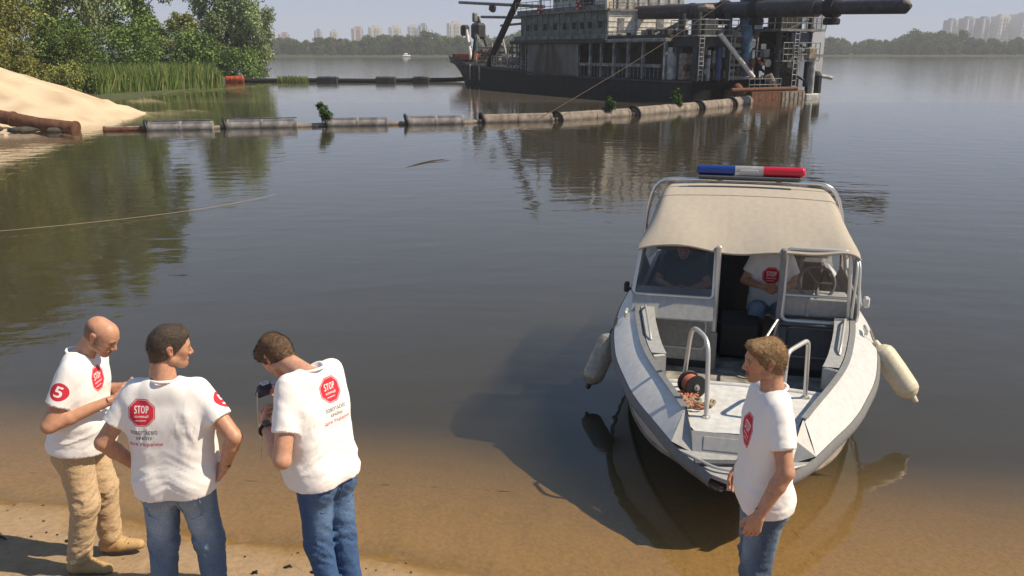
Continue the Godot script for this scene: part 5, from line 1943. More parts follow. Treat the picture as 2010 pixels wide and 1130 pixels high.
func hand(g: G, wrist: Vector3, dir: Vector3, palm: Vector3, right: bool, curl: float, skin: Color) -> void:
	var y := -dir.normalized()
	var z := (palm - y * palm.dot(y)).normalized()
	var x := y.cross(z)
	var tx := -1.0 if right else 1.0
	var f := Field.new(Vector3(-0.085, -0.22, -0.05), Vector3(0.085, 0.04, 0.11), 0.0048)
	f.cap(Vector3(0, 0.035, 0), Vector3(0, -0.02, 0), 0.026, 0.025, 0.0, Vector3(0.9, 1, 1.25))
	var off := [0.031, 0.011, -0.010, -0.030]
	var lens := [0.070, 0.078, 0.073, 0.057]
	for k in 4:
		var bx: float = tx * off[k]
		var base := Vector3(bx * 1.05, -0.088 + 0.005 * absf(k - 1.0), 0.0)
		f.cap(Vector3(bx * 0.55, -0.012, 0.0), base, 0.017, 0.0125, 0.012)
		var p := base
		var ang := curl * (0.7 + 0.08 * k)
		var l: float = lens[k]
		for s in 3:
			var e: Vector3 = p + Vector3(tx * (0.002 * (1.5 - k)), -cos(ang), sin(ang)) * l * [0.45, 0.31, 0.24][s]
			f.cap(p, e, [0.0098, 0.0088, 0.0082][s], [0.0088, 0.0082, 0.0068][s], 0.003)
			p = e
			ang += curl
	var t0 := Vector3(tx * 0.024, -0.022, 0.008)
	var t1 := Vector3(tx * 0.048, -0.058, 0.02 + 0.012 * curl)
	var t2 := Vector3(tx * (0.056 - 0.012 * curl), -0.085, 0.03 + 0.02 * curl)
	var t3 := Vector3(tx * (0.054 - 0.025 * curl), -0.108, 0.036 + 0.026 * curl)
	f.cap(t0, t1, 0.016, 0.0125, 0.012)
	f.cap(t1, t2, 0.0115, 0.0105, 0.004)
	f.cap(t2, t3, 0.0105, 0.008, 0.003)
	f.net(g, Transform3D(Basis(x, y, z), wrist), func(p: Vector3, n: Vector3) -> Color:
		var c := skin
		if p.y < -0.08: c = skin.lerp(Color(0.5, 0.22, 0.15), 0.25)
		return c)


func head(g: G, at: Vector3, turn: Basis, skin: Color, hair: Color, bald := false, brow := 1.0) -> void:
	var f := Field.new(Vector3(-0.105, -0.165, -0.145), Vector3(0.105, 0.135, 0.135), 0.0056)
	f.cap(Vector3(0, 0.03, -0.02), Vector3(0, 0.032, 0.03), 0.086, 0.086, 0.0, Vector3(1.12, 1, 1))
	f.cap(Vector3(0, -0.01, -0.042), Vector3(0, -0.078, -0.058), 0.06, 0.036, 0.03)
	for s in [-1.0, 1.0]:
		f.cap(Vector3(s * 0.046, -0.058, -0.008), Vector3(0, -0.088, -0.066), 0.028, 0.026, 0.025)
		f.cap(Vector3(s * 0.04, -0.018, -0.07), Vector3(s * 0.03, -0.04, -0.07), 0.022, 0.02, 0.02)
	f.cap(Vector3(0, -0.099, -0.076), Vector3(0, -0.095, -0.074), 0.021, 0.02, 0.018)
	f.cap(Vector3(-0.034, 0.02, -0.088), Vector3(0.034, 0.02, -0.088), 0.015, 0.015, 0.016)
	for s in [-1.0, 1.0]:
		f.cap(Vector3(s * 0.031, -0.001, -0.112), Vector3(s * 0.034, -0.003, -0.112), 0.0135, 0.0135, 0.014, Vector3.ONE, Vector3.ZERO, Vector3.ZERO, true)
		f.cap(Vector3(s * 0.031, -0.001, -0.0865), Vector3(s * 0.031, -0.001, -0.0865), 0.0135, 0.0135, 0.002)
	f.cap(Vector3(0, 0.012, -0.098), Vector3(0, -0.031, -0.119), 0.0085, 0.013, 0.012)
	f.cap(Vector3(-0.011, -0.037, -0.108), Vector3(0.011, -0.037, -0.108), 0.0095, 0.0095, 0.007)
	f.cap(Vector3(-0.019, -0.064, -0.094), Vector3(0.019, -0.064, -0.094), 0.0095, 0.0095, 0.006)
	f.cap(Vector3(-0.016, -0.073, -0.093), Vector3(0.016, -0.073, -0.093), 0.0095, 0.0095, 0.004)
	for s in [-1.0, 1.0]:
		f.cap(Vector3(s * 0.081, 0.016, 0.014), Vector3(s * 0.078, -0.022, 0.004), 0.021, 0.013, 0.006, Vector3(2.2, 1, 1))
		f.cap(Vector3(s * 0.091, 0.008, 0.006), Vector3(s * 0.088, -0.006, 0.004), 0.008, 0.007, 0.006, Vector3.ONE, Vector3.ZERO, Vector3.ZERO, true)
	f.cap(Vector3(0, -0.03, 0.036), Vector3(0, -0.15, 0.05), 0.058, 0.06, 0.03)
	var flush := Color(0.52, 0.19, 0.13)
	f.net(g, Transform3D(turn, at), func(p: Vector3, n: Vector3) -> Color:
		var c := skin
		var ax := absf(p.x)
		if p.z < -0.05:
			c = c.lerp(flush, 0.35 * exp(-(pow((ax - 0.04) / 0.025, 2.0) + pow((p.y + 0.025) / 0.025, 2.0))) + 0.3 * exp(-(pow(ax / 0.016, 2.0) + pow((p.y + 0.03) / 0.02, 2.0))))
			if p.z < -0.088 and absf(p.y + 0.0685) < 0.011 and ax < 0.026: c = Color(0.38, 0.13, 0.1) if absf(p.y + 0.0685) > 0.0015 else Color(0.14, 0.05, 0.04)
			if absf(p.y - (0.024 - (ax - 0.03) * 0.12)) < 0.0055 and ax > 0.012 and ax < 0.05: c = c.lerp(hair * 0.8, 0.75 * brow)
			var e := Vector2(ax - 0.031, p.y + 0.001)
			if absf(e.x) < 0.013 and absf(e.y) < 0.0058 and p.z < -0.08: c = Color(0.5, 0.46, 0.43) if absf(e.x) > 0.006 else Color(0.03, 0.025, 0.02)
			elif absf(e.x) < 0.016 and absf(e.y - 0.007) < 0.003 and p.z < -0.075: c = Color(0.12, 0.06, 0.04)
		if ax > 0.075 and absf(p.y) < 0.04: c = c.lerp(flush, 0.45)
		# shaved beard
		if p.y < -0.045 and p.z < 0.0 and not (absf(p.y + 0.068) < 0.012 and ax < 0.026 and p.z < -0.085): c = c.lerp(Color(0.2, 0.14, 0.11), 0.22)
		if bald and p.z > -0.03 + (p.y - 0.02) and p.y < 0.078 and p.y > -0.05 and ax < 0.0785: c = c.lerp(hair, 0.7 * smoothstep(0.08, 0.045, p.y) * smoothstep(-0.03, 0.0, p.z - (p.y - 0.02)) * smoothstep(-0.05, -0.025, p.y))
		return c)


func hair_cap(g: G, at: Vector3, turn: Basis, col: Color, style: int) -> void:
	var f := Field.new(Vector3(-0.125, -0.1, -0.15), Vector3(0.125, 0.16, 0.15), 0.0056)
	var th: float = [0.006, 0.007, 0.009, 0.008][style]
	f.cap(Vector3(0, 0.03, -0.018), Vector3(0, 0.032, 0.03), 0.086 + th, 0.086 + th, 0.0, Vector3(1.115, 1, 1))
	f.cap(Vector3(0, 0.0, 0.036), Vector3(0, -0.055, 0.045), 0.066 + th, 0.058 + th * 0.6, 0.03)
	if style == 1: f.cap(Vector3(0, 0.085, -0.055), Vector3(0, 0.09, 0.02), 0.05, 0.05, 0.03, Vector3(0.8, 1, 1))
	if style == 2:
		f.cap(Vector3(-0.01, 0.088, -0.07), Vector3(0, 0.09, 0.03), 0.052, 0.056, 0.03, Vector3(0.8, 1, 1))
		f.cap(Vector3(0.01, 0.085, -0.085), Vector3(-0.03, 0.075, -0.095), 0.03, 0.024, 0.02)
	if style == 3:
		f.cap(Vector3(-0.02, 0.085, -0.07), Vector3(0.0, 0.09, 0.03), 0.05, 0.054, 0.03, Vector3(0.85, 1, 1))
		f.cap(Vector3(-0.03, 0.09, -0.085), Vector3(0.04, 0.095, -0.075), 0.026, 0.022, 0.02)
	f.cut(Vector3(0, 0.064, -0.09), Vector3(0, -0.64, -0.77).normalized())
	f.cut(Vector3(0, -0.062, 0.05), Vector3(0, -1.0, -0.35).normalized())
	var nz := FastNoiseLite.new()
	nz.frequency = 1.0
	nz.seed = style + 3
	var tuft: float = [0.002, 0.0022, 0.0028, 0.004][style]
	f.warp(func(p: Vector3) -> float: return tuft * (nz.get_noise_3d(p.x * 75.0 + p.z * 20.0, p.y * 28.0, p.z * 24.0) + 0.35 * nz.get_noise_3d(p.x * 150.0, p.y * 60.0, p.z * 50.0)), 0.03)
	f.warp(func(p: Vector3) -> float: return 0.004 * nz.get_noise_3d(p.x * 90.0, p.y * 90.0, p.z * 90.0) if p.z < 0.02 or p.y < -0.02 else 0.0, 0.012)
	f.net(g, Transform3D(turn, at), func(p: Vector3, n: Vector3) -> Color:
		var k := nz.get_noise_3d(p.x * 190.0 + p.z * 40.0, p.y * 55.0, p.z * 45.0)
		var c := col * (1.0 + 0.45 * k)
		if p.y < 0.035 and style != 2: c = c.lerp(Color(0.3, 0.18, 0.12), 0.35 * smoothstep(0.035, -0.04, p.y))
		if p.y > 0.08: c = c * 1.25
		return c)
	# single locks standing off the cap, combed back and down
	var from := g.v.size()
	rng.seed = 300 + style
	for i in 2600:
		var k := (rng.randi() % (from / 3)) * 3
		var p := g.v[k].lerp(g.v[k + 1], rng.randf()).lerp(g.v[k + 2], rng.randf())
		var n := g.n[k]
		var flow := turn * Vector3(rng.randfn() * 0.35, -0.25, 0.9) if style < 2 else turn * Vector3(rng.randfn() * 0.4 - 0.6, -0.1 + rng.randfn() * 0.3, 0.5)
		flow = (flow - n * flow.dot(n) * 0.8).normalized()
		var l: float = [0.008, 0.011, 0.02, 0.022][style] * rng.randf_range(0.6, 1.3)
		var side := flow.cross(n).normalized() * rng.randf_range(0.0008, 0.0018)
		g.col = g.c[k] * rng.randf_range(0.6, 1.6)
		var e := p + (flow + n * rng.randf_range(0.1, 0.5)).normalized() * l
		g.tri(p - side, p + side, e, n, n, n)


# one person: cfg holds the pose in metres, x to the person's right, -z ahead
func person(cfg: Dictionary) -> Node3D:
	var t := thing("person", cfg.label, "person", cfg.at, deg_to_rad(cfg.yaw), "" if not cfg.has("group") else cfg.group)
	var skin: Color = cfg.skin
	var bw: float = cfg.bw      # breadth of the trunk
	var bd: float = cfg.bd      # depth of the trunk
	var lean: float = cfg.lean
	var belly: float = cfg.belly
	var hip_y: float = cfg.hip
	var sh_y: float = cfg.sh
	var hem: float = cfg.hem
	var zz := func(y: float) -> float: return -lean * maxf(y - hip_y, 0.0)
	var sL := Vector3(-0.166 * bw, sh_y - 0.02, zz.call(sh_y))
	var sR := Vector3(0.166 * bw, sh_y - 0.02, zz.call(sh_y))
	var cell: float = cfg.cell
	var hc: Vector3 = cfg.head
	var ht: Basis = (Basis(Vector3.UP, deg_to_rad(cfg.hyaw)) * Basis(Vector3.RIGHT, -deg_to_rad(cfg.hpitch))).scaled(Vector3.ONE * 0.92)
	var neck := Vector3(0, sh_y + 0.045, zz.call(sh_y) + 0.02)
	var H := sh_y - hip_y   # trunk length
	# ---- body
	var f := Field.new(Vector3(-0.55, -0.02, -0.62), Vector3(0.55, sh_y + 0.24, 0.35), cell * 1.25)
	for q in [[0.0, 0.085, 0.10], [0.3, 0.08, 0.095], [0.62, 0.1, 0.1], [0.85, 0.11, 0.075]]:
		var y: float = hip_y + H * q[0]
		f.cap(Vector3(-q[1] * bw, y, zz.call(y)), Vector3(q[1] * bw, y, zz.call(y)), q[2] * bd, q[2] * bd, 0.05)
	f.cap(sL * Vector3(0.85, 1, 1), sR * Vector3(0.85, 1, 1), 0.05, 0.05, 0.04)
	f.cap(neck - Vector3(0, 0.06, 0), hc + ht * Vector3(0, -0.08, 0.035), 0.066, 0.056, 0.03)
	for a in [[sL, cfg.eL, cfg.wL], [sR, cfg.eR, cfg.wR]]:
		f.cap(a[0], a[1], 0.055 * cfg.arm, 0.043 * cfg.arm, 0.025)
		f.cap(a[1], (a[1] as Vector3).lerp(a[2], 0.3), 0.044 * cfg.arm, 0.043 * cfg.arm, 0.012)
		f.cap((a[1] as Vector3).lerp(a[2], 0.3), a[2], 0.043 * cfg.arm, 0.028, 0.012)
	var legs := [[cfg.kL, cfg.aL, -1.0], [cfg.kR, cfg.aR, 1.0]]
	for q in legs:
		f.cap(Vector3(q[2] * 0.09, hip_y - 0.02, 0), q[0], 0.08, 0.055, 0.03)
		f.cap(q[0], q[1], 0.052, 0.036, 0.015)
	var g := G.new()
	f.net(g, Transform3D(), func(p: Vector3, n: Vector3) -> Color: return skin * (1.0 + 0.16 * beach_noise.get_noise_3d(p.x * 25.0, p.y * 18.0, p.z * 25.0)))
	head(g, hc, ht, skin, cfg.hair, cfg.style == 0, 1.0)
	for q in [[cfg.wL, cfg.hLd, cfg.hLp, false, cfg.eL], [cfg.wR, cfg.hRd, cfg.hRp, true, cfg.eR]]:
		hand(g, q[0], q[1], q[2], q[3], cfg.curl, skin)
	put(g, "body", M.skin, t)
	# ---- hair
	g = G.new()
	if cfg.style > 0:
		hair_cap(g, hc, ht, cfg.hair, cfg.style)
		put(g, "hair", M.hair, t)
	# ---- shirt
	var nz := FastNoiseLite.new()
	nz.frequency = 1.0
	nz.seed = int(cfg.yaw) + 5
	f = Field.new(Vector3(-0.5, hem - 0.06, -0.42), Vector3(0.5, sh_y + 0.13, 0.34), cell)
	var stops := [[-0.22, 0.088, 0.128], [0.0, 0.085, 0.128], [0.2, 0.08, 0.126], [0.42, 0.09, 0.124], [0.65, 0.108, 0.122], [0.84, 0.125, 0.092]]
	for q in stops:
		var y: float = hip_y + H * q[0]
		f.cap(Vector3(-q[1] * bw, y, zz.call(y)), Vector3(q[1] * bw, y, zz.call(y)), q[2] * bd, q[2] * bd, 0.055)
	if belly > 0.0:
		f.cap(Vector3(-0.05, hip_y + H * 0.12, -0.03 - belly), Vector3(0.05, hip_y + H * 0.2, -0.035 - belly), 0.12 * bd, 0.12 * bd, 0.09)
		f.cap(Vector3(-0.05, hip_y - H * 0.1, -0.03 - belly * 0.7), Vector3(0.05, hip_y - H * 0.1, -0.03 - belly * 0.7), 0.11 * bd, 0.11 * bd, 0.09)
	f.cap(Vector3(-0.075 * bw, hip_y - 0.01, 0.005), Vector3(0.075 * bw, hip_y - 0.01, 0.005), 0.116 * bd + 0.015, 0.116 * bd + 0.015, 0.04)
	for e in [-1.0, 1.0]: f.cap(Vector3(e * 0.08 * bw, hip_y - 0.05, 0.045), Vector3(e * 0.085 * bw, hip_y - 0.14, 0.046), 0.09 * bd + 0.016, 0.086 * bd + 0.016, 0.05)
	f.cap(sL * Vector3(0.9, 1, 1) + Vector3(0, -0.012, 0), sR * Vector3(0.9, 1, 1) + Vector3(0, -0.012, 0), 0.066, 0.066, 0.045)
	f.cap(Vector3(-0.05, sh_y + 0.005, neck.z), Vector3(0.05, sh_y + 0.008, neck.z), 0.066, 0.066, 0.06)
	for a in [[sL, cfg.eL], [sR, cfg.eR]]:
		var d: Vector3 = (a[1] - a[0])
		var e: Vector3 = a[0] + d * cfg.sleeve
		f.cap(a[0] - d * 0.05, a[0] + d * (cfg.sleeve + 0.2), 0.065, 0.072, 0.03, Vector3.ONE, e, d.normalized())
	f.cap(neck + Vector3(0, 0.035, -0.01), neck + Vector3(0, 0.12, -0.05), 0.062, 0.068, 0.012, Vector3.ONE, Vector3.ZERO, Vector3.ZERO, true)
	f.warp(func(p: Vector3) -> float:
		var low := smoothstep(hip_y + H * 0.5, hip_y + 0.04, p.y) * smoothstep(hem - 0.02, hem + 0.08, p.y)
		var n1 := nz.get_noise_3d(p.x * 2.0 + p.y * 1.5, p.y * 7.5 + absf(p.x) * 4.0, p.z * 2.5)
		var n2 := nz.get_noise_3d(p.x * 4.0 + 7.0, p.y * 4.5 - absf(p.x) * 6.0, p.z * 4.0)
		var arm := smoothstep(0.12, 0.2, absf(p.x))
		var n3 := nz.get_noise_3d(p.x * 11.0 + p.y * 9.0, p.y * 4.0, p.z * 9.0)
		var pit := exp(-pow((absf(p.x) - 0.12) / 0.06, 2.0) - pow((p.y - hip_y - H * 0.62) / 0.12, 2.0))
		var n4 := nz.get_noise_3d(p.x * 10.0 + p.y * 7.0 * signf(p.x), p.y * 4.0 - absf(p.x) * 9.0, 3.0)
		return -0.007 * (0.8 - 2.4 * absf(n1)) * low - 0.003 * n2 - 0.004 * n3 * arm - 0.012 * n4 * pit, 0.045)
	f.cut(Vector3(0, hem, 0), Vector3(0.02, -1, cfg.hem_tilt).normalized())
	var prints := []
	var up := Vector3.UP
	var bz := Vector3(0, -lean, 0)
	if cfg.get("back", 0.0) > 0.0:
		var nb := Vector3(0, 0.0, 1)
		prints.append({"at": Vector3(cfg.get("back_x", 0.0), hip_y + H * cfg.get("back_y", 0.56), zz.call(hip_y + H * 0.5) + 0.1), "n": nb, "x": up.cross(nb), "y": up, "w": cfg.back, "rect": Rect2(0, 0, 0.5, 1.0)})
	if cfg.get("front", 0.0) > 0.0:
		var nf := Vector3(0, 0, -1)
		prints.append({"at": Vector3(cfg.get("front_x", 0.0), hip_y + H * cfg.get("front_y", 0.66), zz.call(hip_y + H * 0.66) - 0.1), "n": nf, "x": up.cross(nf), "y": up, "w": cfg.front, "rect": Rect2(0.5, 0, 0.25, 0.5)})
	for q in cfg.get("badges", []):
		var a: Vector3 = sR if q > 0 else sL
		var e: Vector3 = cfg.eR if q > 0 else cfg.eL
		var d := (e - a).normalized()
		var nb := Vector3(q, 0.0, 0.0)
		nb = (nb - d * nb.dot(d)).normalized()
		var by := -d
		prints.insert(0, {"at": a.lerp(e, cfg.sleeve - 0.27) + nb * 0.07, "n": nb, "x": by.cross(nb), "y": by, "w": 0.125, "rect": Rect2(0.75, 0, 0.25, 0.5), "deep": 0.06})
	g = G.new()
	f.net(g, Transform3D(), null, prints)
	var sh := put(g, "shirt", cfg.shirt, t)
	g = G.new()
	var ring := []
	for k in 24:
		var a := TAU * k / 24.0
		ring.append(neck + Vector3(0.067 * cos(a), 0.012 + 0.016 * sin(a) - 0.006, 0.07 * sin(a) - 0.008))
	g.tube(ring, 0.0085, 6, false, true)
	put(g, "collar", M.cotton, sh)
	# ---- trousers
	f = Field.new(Vector3(-0.36, 0.0, -0.55 if cfg.get("sit", false) else -0.32), Vector3(0.36, hip_y + 0.16, 0.3), cell * 1.1)
	f.cap(Vector3(-0.075 * bw, hip_y - 0.01, 0.005), Vector3(0.075 * bw, hip_y - 0.01, 0.005), 0.116 * bd, 0.116 * bd, 0.03)
	f.cap(Vector3(-0.075 * bw, hip_y + 0.06, 0.0), Vector3(0.075 * bw, hip_y + 0.06, 0.0), 0.112 * bd, 0.112 * bd, 0.05)
	for q in legs:
		var k: Vector3 = q[0]
		var a: Vector3 = q[1]
		f.cap(Vector3(q[2] * 0.088 * bw, hip_y - 0.07, 0.01), k, 0.104 * cfg.leg, 0.078 * cfg.leg, 0.035)
		f.cap(Vector3(q[2] * 0.08 * bw, hip_y - 0.06, 0.045), Vector3(q[2] * 0.085 * bw, hip_y - 0.1, 0.05), 0.09 * bd, 0.085 * bd, 0.04)
		f.cap(k, a + Vector3(0, 0.02, 0), 0.077 * cfg.leg, 0.066 * cfg.leg, 0.025, Vector3.ONE, a + Vector3(0, 0.0, 0), (a - k).normalized())
	f.warp(func(p: Vector3) -> float:
		var kn := exp(-pow((p.y - cfg.kR.y) / 0.13, 2.0)) + exp(-pow((p.y - 0.14) / 0.12, 2.0)) + 0.7 * exp(-pow((p.y - hip_y + 0.1) / 0.1, 2.0))
		var n1 := nz.get_noise_3d(p.x * 5.0, p.y * 13.0 + p.x * 9.0, p.z * 5.0)
		return -0.013 * (0.7 - 2.2 * absf(n1)) * kn - 0.003 * nz.get_noise_3d(p.x * 9.0, p.y * 6.0, p.z * 9.0), 0.045)
	var cloth: Color = cfg.cloth
	var worn: Color = cfg.worn
	g = G.new()
	f.net(g, Transform3D(), func(p: Vector3, n: Vector3) -> Color:
		var k := 0.5 + 0.5 * nz.get_noise_3d(p.x * 9.0, p.y * 6.0, p.z * 9.0)
		var thigh := exp(-pow((p.y - hip_y + 0.26) / 0.16, 2.0)) * smoothstep(0.02, 0.1, absf(p.z))
		return cloth.lerp(worn, clampf(thigh * (0.5 + 0.8 * k) + 0.25 * (k - 0.3), 0.0, 1.0)))
	var tr := put(g, "trousers", M.denim, t)
	if cfg.has("pockets"):
		for s in [-1.0, 1.0]:
			g = G.new()
			var c := Vector3(s * 0.088 * bw, hem - 0.075, 0)
			g.col = cloth.lerp(worn, 0.55)
			var pts := []
			for e in [Vector2(-0.062, 0.06), Vector2(-0.06, 0.0), Vector2(-0.058, -0.05), Vector2(-0.03, -0.065), Vector2(0, -0.078), Vector2(0.03, -0.065), Vector2(0.058, -0.05), Vector2(0.06, 0.0), Vector2(0.062, 0.06), Vector2(0.03, 0.06), Vector2(0, 0.06), Vector2(-0.03, 0.06)]:
				var p := c + Vector3(e.x, e.y, 0.28)
				while f.at(p) > 0.001 and p.z > 0.0: p.z -= 0.003
				pts.append(p)
			g.tube(pts, 0.0035, 5, false, true)
			put(g, "pocket", M.denim, tr)
	if cfg.get("belt", false):
		g = G.new()
		ring = []
		for k in 28:
			var a := TAU * k / 28.0
			ring.append(Vector3(0.198 * bw * cos(a), hip_y + 0.035, 0.128 * bd * sin(a) - 0.006 - belly * 0.3 * maxf(0, -sin(a))))
		g.tube(ring, 0.018, 6, false, true)
		put(g, "belt", M.black, t)
	# ---- shoes
	if cfg.has("shoe"):
		for q in legs:
			var a: Vector3 = q[1]
			f = Field.new(a + Vector3(-0.09, -0.14, -0.26), a + Vector3(0.09, 0.06, 0.11), 0.009)
			f.cap(a + Vector3(0, -0.045, 0.035), a + Vector3(0, -0.04, -0.05), 0.047, 0.045, 0.0)
			f.cap(a + Vector3(0, -0.05, -0.06), a + Vector3(q[2] * 0.015, -0.063, -0.17), 0.046, 0.036, 0.03)
			f.cap(a, a + Vector3(0, -0.04, 0.01), 0.042, 0.05, 0.03)
			f.cut(a + Vector3(0, -0.086, 0), Vector3.DOWN)
			var so: Color = cfg.shoe
			g = G.new()
			f.net(g, Transform3D(), func(p: Vector3, n: Vector3) -> Color: return so if p.y > a.y - 0.072 else so * 0.55)
			var s := put(g, "shoe", M.leather, t)
			g = G.new()
			g.col = so * 0.75
			for k in 4: g.tube([a + Vector3(-0.026, -0.002 - k * 0.009, -0.055 - k * 0.022), a + Vector3(0, 0.008 - k * 0.01, -0.06 - k * 0.022), a + Vector3(0.026, -0.002 - k * 0.009, -0.055 - k * 0.022)], 0.005, 5)
			put(g, "laces", M.leather, s)
	return t


func people() -> void:
	var shirt := StandardMaterial3D.new()
	shirt.resource_name = "printed_cotton"
	shirt.albedo_texture = print_image()
	shirt.roughness = 0.92
	var plain := StandardMaterial3D.new()
	plain.resource_name = "dark_cotton"
	plain.albedo_color = lin(0.03, 0.03, 0.035)
	plain.roughness = 0.95
	var tan_skin := Color(0.56, 0.295, 0.19)
	var fair := Color(0.6, 0.325, 0.22)
	var jeans := Color(0.075, 0.125, 0.21)
	var faded := Color(0.3, 0.4, 0.52)
	var base := {"cell": 0.0115, "skin": tan_skin, "bw": 1.0, "bd": 1.0, "lean": 0.0, "belly": 0.0, "hip": 0.93, "sh": 1.42, "hem": 0.80, "hem_tilt": 0.0, "arm": 1.0, "leg": 1.0, "sleeve": 0.62, "curl": 0.45,
		"kL": Vector3(-0.11, 0.49, -0.02), "kR": Vector3(0.11, 0.49, -0.02), "aL": Vector3(-0.12, 0.1, 0.02), "aR": Vector3(0.12, 0.1, 0.02), "shirt": shirt, "hyaw": 0.0, "hpitch": 0.0, "cloth": jeans, "worn": faded, "shoe": Color(0.12, 0.1, 0.09)}
	# bald man in khaki trousers, at the left
	var c := base.duplicate()
	c.merge({"label": "bald man in khaki trousers and white shirt looking down, leftmost on the beach", "at": Vector3(-2.66, 0.15, -4.74), "yaw": -88.0, "hair": Color(0.06, 0.045, 0.035), "style": 0,
		"bw": 0.97, "bd": 1.0, "lean": 0.17, "belly": 0.05, "hip": 0.88, "sh": 1.37, "hem": 0.82, "hem_tilt": 0.14, "head": Vector3(0.0, 1.52, -0.21), "hyaw": -8.0, "hpitch": 32.0,
		"eR": Vector3(0.27, 1.06, 0.03), "wR": Vector3(0.11, 1.16, -0.29), "hRd": Vector3(-0.6, 0.12, -0.7), "hRp": Vector3(-0.5, 0.5, 0.3), "eL": Vector3(-0.27, 1.06, 0.0), "wL": Vector3(-0.1, 1.15, -0.28), "hLd": Vector3(0.6, 0.12, -0.7), "hLp": Vector3(0.5, 0.5, 0.3), "curl": 0.6,
		"kL": Vector3(-0.1, 0.47, -0.05), "kR": Vector3(0.12, 0.47, -0.03), "aL": Vector3(-0.11, 0.09, -0.04), "aR": Vector3(0.13, 0.09, 0.05), "front": 0.21, "front_x": 0.03, "front_y": 0.78, "badges": [1.0], "belt": true, "leg": 1.03,
		"cloth": Color(0.6, 0.425, 0.25), "worn": Color(0.66, 0.48, 0.3), "shoe": Color(0.5, 0.33, 0.15)}, true)
	person(c)
	# man with hands on hips, seen from behind
	c = base.duplicate()
	c.merge({"label": "man with hands on hips seen from behind, dark short hair, faded blue jeans", "at": Vector3(-1.83, 0.17, -4.15), "yaw": 2.0, "hair": Color(0.055, 0.038, 0.028), "style": 1,
		"bw": 1.0, "bd": 1.06, "belly": 0.05, "hip": 0.93, "sh": 1.41, "hem": 0.835, "hem_tilt": -0.08, "head": Vector3(0.025, 1.625, -0.035), "hyaw": -62.0, "hpitch": 6.0,
		"eL": Vector3(-0.345, 1.13, 0.06), "wL": Vector3(-0.23, 0.89, -0.1), "hLd": Vector3(0.55, -0.45, -0.5), "hLp": Vector3(0.6, 0.1, 0.5), "eR": Vector3(0.355, 1.165, 0.09), "wR": Vector3(0.275, 0.97, 0.05), "hRd": Vector3(-0.5, -0.6, -0.25), "hRp": Vector3(-0.8, 0.1, 0.3), "curl": 0.5,
		"kL": Vector3(-0.12, 0.49, -0.01), "kR": Vector3(0.13, 0.49, -0.01), "aL": Vector3(-0.14, 0.1, 0.03), "aR": Vector3(0.15, 0.1, 0.02), "back": 0.36, "back_x": -0.1, "back_y": 0.66, "badges": [1.0], "pockets": true,
		"cloth": Color(0.115, 0.19, 0.31), "worn": Color(0.36, 0.47, 0.62)}, true)
	person(c)
	# heavy man bent over a camera
	c = base.duplicate()
	c.merge({"label": "stout man bending his head over a camera, back half turned, dark blue jeans", "at": Vector3(-1.04, 0.16, -4.2), "yaw": 55.0, "hair": Color(0.15, 0.085, 0.045), "style": 2, "skin": fair,
		"bw": 0.92, "bd": 0.97, "lean": 0.12, "belly": 0.07, "hip": 0.95, "sh": 1.45, "hem": 0.875, "hem_tilt": 0.03, "head": Vector3(0.0, 1.515, -0.315), "hyaw": 0.0, "hpitch": 52.0, "arm": 1.06,
		"eL": Vector3(-0.29, 1.1, 0.02), "wL": Vector3(-0.17, 1.17, -0.25), "hLd": Vector3(0.45, 0.35, -0.6), "hLp": Vector3(0.7, 0.5, 0.3), "eR": Vector3(0.23, 1.12, -0.12), "wR": Vector3(0.1, 1.27, -0.31), "hRd": Vector3(-0.5, 0.3, -0.5), "hRp": Vector3(-0.5, -0.5, 0.2), "curl": 0.65,
		"kL": Vector3(-0.075, 0.5, 0.0), "kR": Vector3(0.09, 0.5, 0.02), "aL": Vector3(-0.05, 0.1, 0.07), "aR": Vector3(0.08, 0.1, 0.09), "back": 0.35, "back_x": 0.04, "back_y": 0.74, "leg": 0.93, "pockets": true,
		"cloth": Color(0.04, 0.1, 0.25), "worn": Color(0.13, 0.23, 0.42)}, true)
	var p3 := person(c)
	# young man in front of the bow
	c = base.duplicate()
	c.merge({"label": "young blond man in profile standing before the boat's bow, arm hanging", "at": Vector3(1.365, 0.03, -4.12), "yaw": 88.0, "hair": Color(0.27, 0.165, 0.075), "style": 3, "skin": Color(0.54, 0.28, 0.18),
		"bw": 0.95, "bd": 0.97, "belly": 0.0, "hip": 1.0, "sh": 1.51, "hem": 0.9, "hem_tilt": 0.06, "head": Vector3(0.0, 1.715, -0.045), "hyaw": 4.0, "hpitch": 3.0,
		"eL": Vector3(-0.275, 1.22, 0.03), "wL": Vector3(-0.28, 0.97, -0.09), "hLd": Vector3(0.05, -1.0, -0.28), "hLp": Vector3(1.0, 0.0, 0.15), "eR": Vector3(0.27, 1.22, 0.02), "wR": Vector3(0.27, 0.97, -0.06), "hRd": Vector3(0, -1, -0.2), "hRp": Vector3(-1, 0, 0), "curl": 0.4,
		"kL": Vector3(-0.1, 0.53, -0.03), "kR": Vector3(0.1, 0.53, 0.01), "aL": Vector3(-0.1, 0.1, -0.02), "aR": Vector3(0.1, 0.1, 0.06), "front": 0.25, "front_x": -0.03, "back": 0.42,
		"cloth": Color(0.06, 0.1, 0.17), "worn": Color(0.25, 0.34, 0.45)}, true)
	person(c)
	# in the boat: a man on the helm seat and a second one at the left seat
	var bx := Transform3D(Basis(Vector3.UP, deg_to_rad(-14.06)), Vector3(1.52, 0, -4.95))
	c = base.duplicate()
